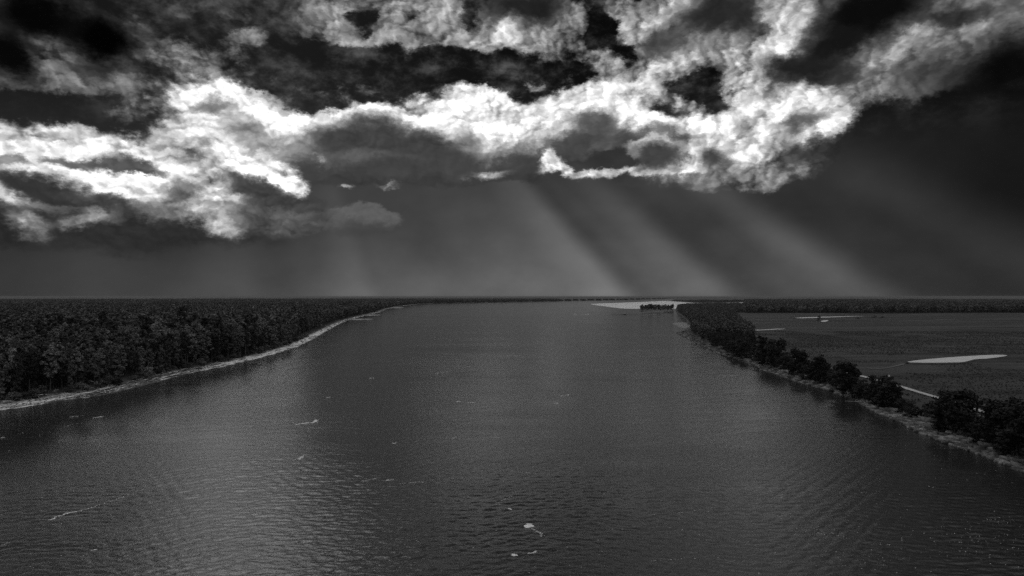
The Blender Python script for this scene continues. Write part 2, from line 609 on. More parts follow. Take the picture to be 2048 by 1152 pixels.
def plain(name, lo, hi, scale=0.5, rough=0.8, spec=0.3, island=0.0, each=0.0):
    m, nt, b = new_mat(name)
    n = noise(nt, objpos(nt), scale, 4, 0.6)
    v = ramp(nt, n, 0.3, 0.7, lo, hi)
    if island:
        g = nt.nodes.new('ShaderNodeNewGeometry')
        v = v * (1.0 - island + X(nt, g.outputs['Random Per Island']) * 2 * island)
    if each:
        oi = nt.nodes.new('ShaderNodeObjectInfo')
        v = v * (1.0 - each + X(nt, oi.outputs['Random']) * 2 * each)
    put(nt, b.inputs['Base Color'], grey(nt, v))
    b.inputs['Roughness'].default_value = rough
    b.inputs['Specular IOR Level'].default_value = spec
    return m


# ------------------------------------------------------------------ shorelines (points at water level)
FAR = 90000.0
LEFT_SHORE = [(-420, 905), (-200, 862), (0, 822), (60, 813), (130, 801), (215, 789), (300, 768), (380, 747), (440, 735),
              (500, 722), (560, 706), (600, 692), (630, 677), (650, 665), (668, 655), (682, 647), (700, 640), (735, 630.5),
              (760, 625), (775, 618), (800, 613), (835, 608.5), (870, 606.5), (950, 605.0), (1030, 603.6), (1120, 602.2),
              (1200, 600.9), (1270, 599.6), (1325, 598.3), (1352, 597.0)]
RIGHT_SHORE = [(2420, 1120), (2200, 1020), (2048, 945), (2000, 925), (1960, 909), (1900, 888), (1850, 868), (1800, 845),
               (1750, 824), (1722, 808), (1700, 797), (1660, 783), (1620, 772), (1570, 757), (1530, 742), (1500, 727),
               (1460, 715), (1425, 705), (1412, 696), (1392, 686), (1375, 679), (1358, 669.5), (1354, 666), (1372, 660),
               (1378, 654), (1366, 648), (1374, 641), (1362, 633), (1353, 626), (1351, 619), (1354, 614), (1372, 611.6),
               (1420, 610.6), (1500, 609.2), (1580, 607.6), (1640, 606.6), (1700, 606.0), (1620, 605.0), (1560, 604.4),
               (1500, 604.2), (1456, 605.0), (1420, 605.8), (1392, 605.6), (1368, 604.0), (1340, 602.3), (1345, 600.6),
               (1352, 599.2), (1362, 597.6), (1366, 596.6)]
left_poly = [gp(*p) for p in LEFT_SHORE] + [(FAR * .27, FAR), (-FAR, FAR), (-FAR, -200), (-700, -200)]
right_poly = [gp(*p) for p in RIGHT_SHORE] + [(FAR * .275, FAR), (FAR * 2, FAR), (FAR * 2, -200), (190, -200)]


def subdivide_shore(poly, n, step_px):
    return poly


def signed_dist(pts, poly):
    """Distance to a polygon's outline, positive inside."""
    p = np.asarray(poly, float)
    a, b = p, np.roll(p, -1, 0)
    x, y = pts[:, 0], pts[:, 1]
    best = np.full(len(pts), 1e18)
    inside = np.zeros(len(pts), bool)
    for (ax, ay), (bx, by) in zip(a, b):
        dx, dy = bx - ax, by - ay
        t = np.clip(((x - ax) * dx + (y - ay) * dy) / (dx * dx + dy * dy + 1e-12), 0, 1)
        d = (x - ax - t * dx) ** 2 + (y - ay - t * dy) ** 2
        best = np.minimum(best, d)
        c = (ay > y) != (by > y)
        with np.errstate(divide='ignore', invalid='ignore'):
            xx = ax + (y - ay) / (by - ay if by != ay else 1e-12) * dx
        inside ^= c & (x < xx)
    return np.where(inside, 1, -1) * np.sqrt(best)


def vnoise(x, y, seed=0):
    """Smooth value noise on the plane, 0..1."""
    xi, yi = np.floor(x).astype(np.int64), np.floor(y).astype(np.int64)
    xf, yf = x - xi, y - yi

    def h(i, j):
        n = (i * 374761393 + j * 668265263 + seed * 1442695041) & 0x7fffffff
        n = (n ^ (n >> 13)) * 1274126177 & 0x7fffffff
        return ((n ^ (n >> 16)) & 0xffff) / 65535.0
    u, v = xf * xf * (3 - 2 * xf), yf * yf * (3 - 2 * yf)
    return ((h(xi, yi) * (1 - u) + h(xi + 1, yi) * u) * (1 - v) + (h(xi, yi + 1) * (1 - u) + h(xi + 1, yi + 1) * u) * v)


def fnoise(x, y, seed=0, octv=4):
    s, a, t = 0.0, 1.0, 0.0
    for i in range(octv):
        s = s + a * vnoise(x * 2 ** i, y * 2 ** i, seed + i * 17)
        t += a
        a *= 0.5
    return s / t


def shore_dist(pts):
    """Signed distance to the nearest land edge with small natural ragged detail; also which side it is."""
    dl, dr = signed_dist(pts, left_poly), signed_dist(pts, right_poly)
    x, y = pts[:, 0], pts[:, 1]
    dist = np.hypot(x, y)
    rag = (fnoise(x / 22, y / 22, 3, 3) - .5) * np.minimum(8, 1.5 + dist / 400) + (fnoise(x / 6, y / 6, 9, 2) - .5) * 1.6
    fade = np.clip(1 - dist / 6000, 0.0, 1)
    return dl + rag * fade, dr + rag * fade * 1.3


# polar sheet round the camera: rows evenly spread over the view, columns fine in front and coarse behind
dv = np.concatenate([np.arange(1400, 600, -12), np.arange(600, 30, -1.0), np.arange(30, 6, -.5), np.arange(6, 1.5, -.25)])
ROWS = CAM_H * FOC / dv
COLS = np.radians(np.concatenate([np.arange(-180, -46, 4), np.arange(-46, 46, 0.125), np.arange(46, 180.1, 4)]))


def polar(rows, cols):
    r, c = np.meshgrid(rows, cols, indexing='ij')
    f = 1 / np.maximum(np.cos(np.clip(c, -1.0, 1.0)), .5)      # straight rows in front of the camera
    x, y = r * f * np.sin(c), r * f * np.cos(c)
    n, m = r.shape
    i = np.arange(n * m).reshape(n, m)
    q = np.stack([i[:-1, :-1], i[:-1, 1:], i[1:, 1:], i[1:, :-1]], -1).reshape(-1, 4)
    return x.ravel(), y.ravel(), q


def keep(co, q, mask, attrs):
    q = q[mask]
    used = np.zeros(len(co), bool)
    used[q.ravel()] = True
    idx = np.cumsum(used) - 1
    return co[used], idx[q], {k: v[used] for k, v in attrs.items()}


# ------------------------------------------------------------------ river
gx, gy, gq = polar(ROWS, COLS)
pts = np.stack([gx, gy], 1)
SL, SR = shore_dist(pts)
gd = np.hypot(gx, gy)

WAVES = []
for i in range(26):
    lam = 1.0 * (1.058 ** i)
    th = R(8) + rng.normal(0, 0.55)
    WAVES.append((lam, th, rng.uniform(0, 6.28), 0.0048 * lam * rng.uniform(.6, 1.3)))


for lam in (4.6, 5.2, 5.9, 6.6, 7.4, 8.3, 9.4, 10.5):
    WAVES.append((lam, R(8) + rng.normal(0, 0.5), rng.uniform(0, 6.28), 0.0014 * lam))


def wave_height(x, y, d):
    z = np.zeros_like(x)
    spacing = np.maximum(d * d / (CAM_H * FOC), d * .0022)
    gust = 0.55 + 0.9 * fnoise(x / 90, y / 90, 31, 3)
    for lam, th, ph, am in WAVES:
        k = 2 * math.pi / lam
        w = np.clip((lam / spacing - 2.2) / 3.0, 0, 1)
        s = np.sin(k * (x * math.cos(th + 1.57) + y * math.sin(th + 1.57)) + ph + 1.2 * fnoise(x / 17, y / 17, 5, 2))
        z += am * w * (s + 0.25 * np.cos(2 * np.arcsin(np.clip(s, -1, 1))))
    return z * gust


def water_material(name, calm, rough_lo, rough_hi, base=0.02, bmp=0.27):
    m, nt, b = new_mat(name)
    p = objpos(nt)
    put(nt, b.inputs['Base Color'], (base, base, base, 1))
    b.inputs['IOR'].default_value = 1.33
    gust = noise(nt, vscale(nt, p, (0.004, 0.011, 0)), 1.0, 4, 0.55)
    fine = noise(nt, vscale(nt, p, (0.02, 0.05, 0)), 1.0, 3, 0.55)
    rf = ramp(nt, gust * 0.6 + fine * 0.4, 0.30, 0.70)
    put(nt, b.inputs['Roughness'], ramp(nt, rf, 0, 1, rough_lo, rough_hi, 'LINEAR'))
    h1 = noise(nt, vscale(nt, p, (0.50, 0.75, 0)), 1.0, 5, 0.62)
    h2 = noise(nt, vscale(nt, p, (1.1, 1.9, 0)), 1.0, 3, 0.6)
    h = (h1 + h2 * 0.25) * (0.6 + rf * 0.7)
    bump(nt, b, h, calm, bmp)
    return m


water_mat = water_material('river_water', 0.6, 0.07, 0.13)
land_sd = np.maximum(SL, SR)
wz = np.where(gd < 1100, wave_height(gx, gy, np.maximum(gd, 80)), 0.0)
co = np.stack([gx, gy, wz], 1)
m = (land_sd[gq] < 8).any(1)
c2, q2, _ = keep(co, gq, m, {})
river = link(bpy.data.objects.new('river', mesh_np('river', c2, q2, water_mat, smooth=True)))
tag(river, 'wide grey wind-rippled river running to the horizon', None, None, 'structure')

# ------------------------------------------------------------------ land
def land_height(sd, x, y, top, slope):
    n = fnoise(x / 30, y / 30, 11, 4) - .5
    t = np.clip(sd / slope, 0, 1)
    z = top * (0.30 * t + 0.70 * t * t * (3 - 2 * t))
    z = np.where(sd < 0, sd * 0.12, z)
    z = z + np.clip(sd / 6, 0, 1) * n * np.where(sd > 45, 0.25, 0.9)
    z = z + np.clip(sd / 4, 0, 1) * (fnoise(x / 4, y / 4, 12, 3) - .5) * 0.5 * np.clip(1.5 - sd / 40, 0, 1)
    return np.maximum(z, -2.5)


LTOP, RTOP = 3.5, 4.0


def ground_material(side):
    m, nt, b = new_mat('ground_' + side)
    p = objpos(nt)
    sd = attr(nt, 'shore')
    n1 = noise(nt, p, 0.06, 5, 0.6)
    n2 = noise(nt, p, 0.5, 5, 0.65)
    px_, py_, _ = sep(nt, p)
    streak = noise(nt, comb(nt, sd * 0.42 + n1 * 1.6, px_ * 0.035, py_ * 0.035), 1.0, 5, 0.62)
    if side == 'left':
        edge = sd + (n1 - 0.5) * 14 + (n2 - 0.5) * 4
        dep = attr(nt, 'beach')
        sand = ramp(nt, streak + (n2 - 0.5) * 0.3 + dep * 0.22, 0.63, 0.71, 0.05, 0.85)
        v = mix(nt, ramp(nt, edge, 0.5, 3.0), 0.05, sand)
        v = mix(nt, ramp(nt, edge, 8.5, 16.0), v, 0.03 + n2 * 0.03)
        rgh = 0.55
    else:
        edge = sd + (n1 - 0.5) * 8 + (n2 - 0.5) * 5
        mud = ramp(nt, streak + (n2 - 0.5) * 0.5, 0.46, 0.66, 0.02, 0.17)
        v = mix(nt, ramp(nt, edge, 0.3, 1.6), ramp(nt, n2, .48, .6, .03, .20), mud)
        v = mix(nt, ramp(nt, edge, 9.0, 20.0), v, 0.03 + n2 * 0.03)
        # meadow: mottled marsh grass in long bands
        g1 = noise(nt, vscale(nt, p, (0.0035, 0.016, 0)), 1.0, 7, 0.66)
        g2 = noise(nt, vscale(nt, p, (0.15, 0.3, 0)), 1.0, 4, 0.6)
        grass = ramp(nt, g1, 0.36, 0.64, 0.020, 0.066) * (0.5 + g2 * 0.9)
        v = mix(nt, ramp(nt, sd, 26.0, 45.0), v, grass)
        rgh = 0.7
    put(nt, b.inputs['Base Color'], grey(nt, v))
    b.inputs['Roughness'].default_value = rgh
    b.inputs['Specular IOR Level'].default_value = 0.12
    bump(nt, b, n2 + streak * 0.5, 0.5, 0.4)
    return m


for side, sd, top, slope in (('left', SL, LTOP, 24.0), ('right', SR, RTOP, 20.0)):
    z = land_height(sd, gx, gy, top, slope)
    m = (sd[gq] > -14).any(1)
    pxs = 1024 + FOC * gx / np.maximum(gy, 1.0)
    beach = np.interp(pxs, [-100, 60, 160, 230, 320, 400, 450, 640, 690, 780, 950], [1., 1., .7, .45, .40, .6, .95, 1., .6, .45, .2])
    c2, q2, at = keep(np.stack([gx, gy, z], 1), gq, m, {'shore': sd, 'beach': beach})
    o = link(bpy.data.objects.new(side + '_bank_ground', mesh_np(side + '_bank_ground', c2, q2, ground_material(side), at, True)))
    tag(o, {'left': 'low wooded left bank with a pale sandy beach along the water',
            'right': 'right bank with a rough muddy edge and a dark flat meadow behind'}[side], None, None, 'structure')


def ground_z(pts2):
    pts2 = np.atleast_2d(np.asarray(pts2, float))
    l, r = shore_dist(pts2)
    zl = land_height(l, pts2[:, 0], pts2[:, 1], LTOP, 24.0)
    zr = land_height(r, pts2[:, 0], pts2[:, 1], RTOP, 20.0)
    return np.maximum(zl, zr)


# sheets of water and pale ground lying on the river or the meadow
def outline_sheet(name, pix, z, mat, sub=6, jitter=0.0, lift=0.0):
    """Flat sheet inside an outline given as photograph points at level z, with a softly ragged edge."""
    n = len(pix)
    dense = []
    for i in range(n):
        p0, p1, p2, p3 = (pix[(i + k) % n] for k in (-1, 0, 1, 2))
        for s in range(sub):
            t = s / sub
            dense.append([0.5 * ((2 * p1[k]) + (-p0[k] + p2[k]) * t + (2 * p0[k] - 5 * p1[k] + 4 * p2[k] - p3[k]) * t * t
                                 + (-p0[k] + 3 * p1[k] - 3 * p2[k] + p3[k]) * t ** 3) for k in (0, 1)])
    bm = bmesh.new()
    vs = []
    for px, py in dense:
        x, y = gp(px + random.uniform(-jitter, jitter) * 3, py + random.uniform(-jitter, jitter) * .3, z)
        vs.append(bm.verts.new((x, y, z + lift)))
    f = bm.faces.new(vs)
    bmesh.ops.triangulate(bm, faces=[f])
    bmesh.ops.recalc_face_normals(bm, faces=bm.faces)
    for f in bm.faces:
        if f.normal.z < 0:
            f.normal_flip()
    me = bpy.data.meshes.new(name)
    bm.to_mesh(me)
    bm.free()
    me.materials.append(mat)
    return link(bpy.data.objects.new(name, me))


o = outline_sheet('pale_sheet', [(1182, 608.8), (1200, 607), (1240, 605.6), (1290, 603.6), (1325, 602.0), (1338, 602.2),
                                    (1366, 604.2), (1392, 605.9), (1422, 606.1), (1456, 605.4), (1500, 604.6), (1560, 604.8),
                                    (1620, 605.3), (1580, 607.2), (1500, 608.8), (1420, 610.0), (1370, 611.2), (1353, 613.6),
                                    (1350, 618), (1320, 617.4), (1276, 617.6), (1245, 617), (1215, 613.5)], 0.0, plain('near_white_grey', .75, .92, .02, .35, .5), 5, .3, .25)
tag(o, 'bright pale flat sheet behind the wooded islet', None, None, 'structure')  # near-white flat sheet lying just above the river level

# mud bars and spits just above the water
mud_mat = plain('mud', 0.04, 0.11, 0.2, 0.6, .3)
sand_mat = plain('sand', 0.12, 0.4, 0.1, 0.6, .4)


def bar(name, pix, height, mat, label, sub=6):
    """A low mound inside an outline: ragged water edge, raised middle."""
    o = outline_sheet(name, pix, 0.0, mat, sub, .4, 0.02)
    bm = bmesh.new()
    bm.from_mesh(o.data)
    r = bmesh.ops.extrude_face_region(bm, geom=bm.faces[:])
    vs = [v for v in r['geom'] if isinstance(v, bmesh.types.BMVert)]
    c = sum((v.co.to_2d() for v in vs), vs[0].co.to_2d() * 0) / len(vs)
    for v in vs:
        v.co.x += (c.x - v.co.x) * .12
        v.co.y += (c.y - v.co.y) * .12
        v.co.z += height * random.uniform(.7, 1.2)
    bm.to_mesh(o.data)
    bm.free()
    return tag(o, label, None, None, 'structure')


bar('mud_bar', [(1218, 628.6), (1245, 627.8), (1290, 628.2), (1340, 629.2), (1342, 629.9), (1300, 629.8), (1250, 629.3)], 1.3,
    mud_mat, 'long thin dark mud bar in the river before the islet')
bar('mud_bar', [(1248, 625.2), (1275, 623.8), (1310, 623.6), (1330, 624.2), (1300, 625.2), (1270, 625.6)], 1.0,
    mud_mat, 'short low mud bar at the foot of the wooded islet')
bar('islet', [(1276, 620.5), (1290, 622.4), (1320, 623.4), (1346, 622.2), (1352, 619.6), (1340, 617.6), (1300, 617.4), (1282, 618.4)],
    1.6, mud_mat, 'low islet carrying a dense clump of trees beside the wooded point')
bar('mud_spit', [(1345, 647.5), (1358, 645.2), (1382, 647.5), (1384, 653), (1368, 656.0), (1356, 652.5)], 1.2,
    plain('pale_mud', .10, .2, .1, .5, .4), 'pale mudflat spit jutting from the wooded point')
for pix, lab in (([(672, 640.2), (700, 638.2), (742, 638.0), (740, 638.8), (700, 639.8)], 'lower sand spit reaching into the river below the left forest'),
                 ([(724, 631.0), (745, 629.6), (760, 629.6), (757, 630.3), (740, 631.2)], 'middle sand spit reaching into the river below the left forest'),
                 ([(778, 616.2), (795, 614.6), (808, 614.9), (800, 615.9)], 'small far sand spit at the tip of the left forest')):
    bar('sand_spit', pix, 0.8, sand_mat, lab)

# pools on the meadow: wind-ruffled water, its bright shine put into a pale base colour
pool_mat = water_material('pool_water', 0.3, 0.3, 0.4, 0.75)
POOLS = [
    ([(1815, 724.5), (1840, 720.5), (1890, 716), (1950, 712.0), (1990, 710.2), (2013, 711), (2008, 713.5), (1975, 717.8),
      (1950, 719.2), (1925, 724.8), (1880, 726), (1840, 726)], 'long pale pool lying in the dark meadow at the right'),
    ([(1484, 660.6), (1520, 659.9), (1555, 658.0), (1573, 658.2), (1550, 659.4), (1515, 661.0), (1484, 661.8)], 'thin pale pool beside the trees at the left end of the meadow'),
    ([(1592, 635.8), (1640, 634.0), (1700, 632.6), (1730, 632.0), (1700, 633.4), (1650, 635.2), (1605, 636.6)], 'long thin far pool behind the dark bush on the meadow'),
    ([(1642, 642.2), (1648, 641.0), (1656, 640.4), (1655, 642.2), (1650, 643.8), (1644, 643.6)], 'small bright pool beside the dark bush on the meadow'),
    ([(1474, 647.0), (1482, 644.6), (1492, 643.6), (1490, 645.2), (1480, 647.8)], 'small bright pool against the trees, upper of the pair'),
    ([(1481, 648.2), (1486, 648.6), (1496, 652.2), (1490, 652.8), (1483, 650.4)], 'small bright pool against the trees, lower of the pair'),
]
fringe_mat = plain('wet_margin', .012, .04, .3, .7, .2)
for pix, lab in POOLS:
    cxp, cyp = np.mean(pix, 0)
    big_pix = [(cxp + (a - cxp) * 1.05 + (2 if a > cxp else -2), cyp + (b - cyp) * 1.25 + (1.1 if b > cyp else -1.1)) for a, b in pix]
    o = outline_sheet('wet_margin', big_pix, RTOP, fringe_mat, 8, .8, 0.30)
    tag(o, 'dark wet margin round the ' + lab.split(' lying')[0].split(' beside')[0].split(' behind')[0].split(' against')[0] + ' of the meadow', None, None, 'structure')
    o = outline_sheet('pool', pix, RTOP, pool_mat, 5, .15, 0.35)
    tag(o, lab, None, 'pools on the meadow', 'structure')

for pix, lab in (([(1736, 736.2), (1765, 736.8), (1790, 731.4), (1815, 725.6), (1817, 727.2), (1792, 733.6), (1764, 738.4), (1736, 737.4)],
                  'pale dry ditch leading from the long pool towards the trees'),
                 ([(1870, 639.2), (1900, 638.6), (1915, 638.8), (1895, 639.8), (1872, 640.2)], 'faint pale dry patch on the far meadow')):
    o = outline_sheet('dry_ditch', pix, RTOP, plain('dry_grass', .07, .15, .4, .8, .2), 5, .2, .3)
    tag(o, lab, None, None, 'structure')

# farm track behind the right bank trees
track_mat = plain('track_gravel', 0.38, 0.55, 0.6, 0.6, .4)
line = [gp(x, y, RTOP) for x, y in ((1560, 712), (1600, 721), (1640, 731), (1690, 744), (1740, 757.5), (1780, 769), (1830, 783.5), (1885, 799),
                                    (1960, 823), (2060, 858), (2200, 905))]
line = np.array(line)
tt = np.linspace(0, len(line) - 1, 120)
lx, ly = np.interp(tt, range(len(line)), line[:, 0]), np.interp(tt, range(len(line)), line[:, 1])
nx, ny = -np.gradient(ly), np.gradient(lx)
ln = np.hypot(nx, ny)
nx, ny = nx / ln, ny / ln
tv, tf = [], []
for i in range(120):
    w = 2.0 + random.uniform(-.25, .25)
    for s in (-1, -.4, .4, 1):
        tv.append((lx[i] + nx[i] * w * s, ly[i] + ny[i] * w * s, 0))
tv = np.array(tv)
tv[:, 2] = ground_z(tv[:, :2]) + 0.45
for i in range(119):
    for k in range(3):
        a = i * 4 + k
        tf.append((a, a + 1, a + 5, a + 4))
o = link(bpy.data.objects.new('farm_track', mesh_np('farm_track', tv, tf, track_mat)))
tag(o, 'pale gravel farm track running behind the right bank trees', None, None, 'structure')

# ------------------------------------------------------------------ trees
leaf_mat = plain('foliage', 0.06, 0.12, 0.12, 0.65, 0.15, island=0.5, each=0.5)
leaf_pale = plain('pale_foliage', 0.10, 0.18, 0.12, 0.65, 0.15, island=0.5, each=0.5)
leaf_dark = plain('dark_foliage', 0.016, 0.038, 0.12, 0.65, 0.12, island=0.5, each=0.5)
bark_mat = plain('bark', 0.05, 0.12, 1.5, 0.85, 0.2)
bark_pale = plain('bare_wood', 0.35, 0.6, 1.5, 0.75, 0.3)


def leaf_cloud(centres, radii, n, size, seed, squash=0.8, shell=.55):
    """Small bent leaf sprays spread through lumpy lobes: (verts, faces)."""
    g = np.random.default_rng(seed)
    centres, radii = np.asarray(centres, float), np.asarray(radii, float)
    w = radii ** 2
    k = g.choice(len(centres), n, p=w / w.sum())
    d = g.normal(size=(n, 3))
    d /= np.linalg.norm(d, axis=1)[:, None]
    d[:, 2] = np.where(d[:, 2] < -.3, d[:, 2] * .4, d[:, 2])
    rr = radii[k] * (shell + (1 - shell) * g.random(n) ** .6) * g.uniform(.85, 1.15, n)
    p = centres[k] + d * rr[:, None] * np.array([1, 1, squash])
    nrm = d + g.normal(size=(n, 3)) * .5 + np.array([0, 0, .6])
    nrm /= np.linalg.norm(nrm, axis=1)[:, None]
    t = np.cross(nrm, g.normal(size=(n, 3)))
    t /= np.linalg.norm(t, axis=1)[:, None]
    b = np.cross(nrm, t)
    s = size * g.uniform(.6, 1.35, n)[:, None]
    a = .62
    v = np.stack([p - t * s, p - b * s * a + nrm * s * .15, p + t * s, p + b * s * a - nrm * s * .2], 1).reshape(-1, 3)
    f = np.arange(4 * n).reshape(n, 4)
    return v, f


def tube(path, rad, sides=6):
    path = np.asarray(path, float)
    n = len(path)
    tang = np.gradient(path, axis=0)
    tang /= np.linalg.norm(tang, axis=1)[:, None] + 1e-9
    v, f = [], []
    for i in range(n):
        t = tang[i]
        u = np.cross(t, (0.31, 0.9, 0.17))
        u /= np.linalg.norm(u) + 1e-9
        w = np.cross(t, u)
        for s in range(sides):
            a = 2 * math.pi * s / sides
            v.append(path[i] + (u * math.cos(a) + w * math.sin(a)) * rad[i])
    for i in range(n - 1):
        for s in range(sides):
            a, b = i * sides + s, i * sides + (s + 1) % sides
            f.append((a, b, b + sides, a + sides))
    f.append(tuple([0, 0, 0, 0]))
    f.pop()
    return np.array(v), np.array(f)


def join(parts):
    vs, fs, o = [], [], 0
    for v, f in parts:
        vs.append(v)
        fs.append(np.asarray(f) + o)
        o += len(v)
    return np.concatenate(vs), np.concatenate(fs)


def make_tree(name, H, Rc, low, n, size, seed, mat, lobes=20, shape='tall'):
    """Trunk mesh and crown mesh of one tree, base at the origin."""
    g = np.random.default_rng(seed)
    lean = g.normal(0, .025, 2) * H
    top = H * .9
    path = [(lean[0] * t * t, lean[1] * t * t, -0.6 + (top + .6) * t) for t in np.linspace(0, 1, 7)]
    r0 = H * .016
    parts = [tube(path, [r0 * (1.5 - .1 * i if i == 0 else 1.05 - .15 * i) for i in range(7)], 7)]
    cen, rad = [], []
    for i in range(lobes):
        t = (i + g.random()) / lobes
        z = H * (low + (0.95 - low) * t)
        if shape == 'tall':
            env = math.sin(math.pi * min(1, .18 + .80 * t)) ** .6
        elif shape == 'bush':
            env = math.sqrt(max(0.05, 1 - (t * .95) ** 2))
        else:
            env = math.sin(math.pi * min(1, .30 + .66 * t)) ** .5
        a = g.random() * 6.283 + i * 2.4
        q = Rc * env * g.uniform(.30, .95)
        r = Rc * g.uniform(.20, .46)
        z = min(z, H - r * .75)
        z = max(z, r * .55)
        f = z / top
        c = np.array([lean[0] * f * f + q * math.cos(a), lean[1] * f * f + q * math.sin(a), z])
        cen.append(c)
        rad.append(r)
        if i % 2 == 0 and shape != 'bush':
            z0 = max(H * .12, z - q * g.uniform(.7, 1.3))
            f0 = z0 / top
            s = np.array([lean[0] * f0 * f0, lean[1] * f0 * f0, z0])
            mid = s * .45 + c * .55 + np.array([0, 0, -q * .12])
            parts.append(tube([s, mid, c], [r0 * .45, r0 * .3, r0 * .1], 5))
    if shape != 'bush':                     # loose sprays that break the outline
        for i in range(lobes // 2):
            a, t = g.random() * 6.283, g.uniform(.25, 1.0)
            z = H * (low + (1.02 - low) * t)
            q = Rc * math.sin(math.pi * min(1, .25 + .72 * t)) ** .6 * g.uniform(.85, 1.25)
            cen.append(np.array([lean[0] * t + q * math.cos(a), lean[1] * t + q * math.sin(a), z]))
            rad.append(Rc * g.uniform(.10, .20))
    tv, tf = join(parts)
    trunk = mesh_np(name + '_trunk', tv, tf, bark_mat, smooth=True)
    crown = mesh_np(name + '_crown', *leaf_cloud(cen, rad, n, size, seed + 1), mat)
    return trunk, crown


NEAR = [make_tree('tree', h, r, low, 2800, .56, 100 + i, (leaf_mat, leaf_pale, leaf_pale, leaf_dark)[i % 4], 26, 'tall')
        for i, (h, r, low) in enumerate([(27, 4.6, .16), (25, 4.2, .12), (29, 5.0, .26), (23, 4.4, .10), (28, 4.0, .2), (26, 5.2, .3),
                                         (24, 3.8, .14), (30, 4.8, .35)])]
MID = [make_tree('grove_tree', h, r, low, 420, 1.15, 200 + i, (leaf_mat, leaf_pale, leaf_mat, leaf_dark)[i % 4], 14, 'tall')
       for i, (h, r, low) in enumerate([(27, 5.4, .2), (25, 5.0, .2), (29, 5.8, .3), (24, 5.2, .2), (28, 4.8, .3), (26, 6.0, .3)])]
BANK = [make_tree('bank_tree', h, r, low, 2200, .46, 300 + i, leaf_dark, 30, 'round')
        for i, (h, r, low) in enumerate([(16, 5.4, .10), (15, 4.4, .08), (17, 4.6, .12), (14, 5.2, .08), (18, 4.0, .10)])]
BUSH = [make_tree('shrub', h, r, low, 700, .34, 400 + i, (leaf_mat, leaf_dark, leaf_pale)[i % 3], 11, 'bush')
        for i, (h, r, low) in enumerate([(4.0, 3.4, .05), (3.0, 3.0, .05), (5.0, 3.2, .05), (3.4, 3.8, .05)])]


def plant(kind, meshes, x, y, z, s, rot, label, category, group, sz=None):
    e = bpy.data.objects.new(kind, None)
    e.empty_display_size = 1.0
    link(e)
    e.location = (x, y, z)
    e.rotation_euler = (0, 0, rot)
    e.scale = (s, s, sz or s)
    for nm, me in zip(('trunk', 'crown'), meshes):
        link(bpy.data.objects.new(nm, me), e)
    return tag(e, label, category, group)


# ---- left forest
def in_view(x, y, margin=3.0):
    return np.abs(np.degrees(np.arctan2(x, y))) < 37.5 + margin


def scatter(x0, x1, y0, y1, step, seed):
    g = np.random.default_rng(seed)
    xs, ys = np.meshgrid(np.arange(x0, x1, step), np.arange(y0, y1, step))
    xs[1::2] += step / 2
    p = np.stack([xs.ravel(), ys.ravel()], 1)
    return p + g.uniform(-.42, .42, p.shape) * step


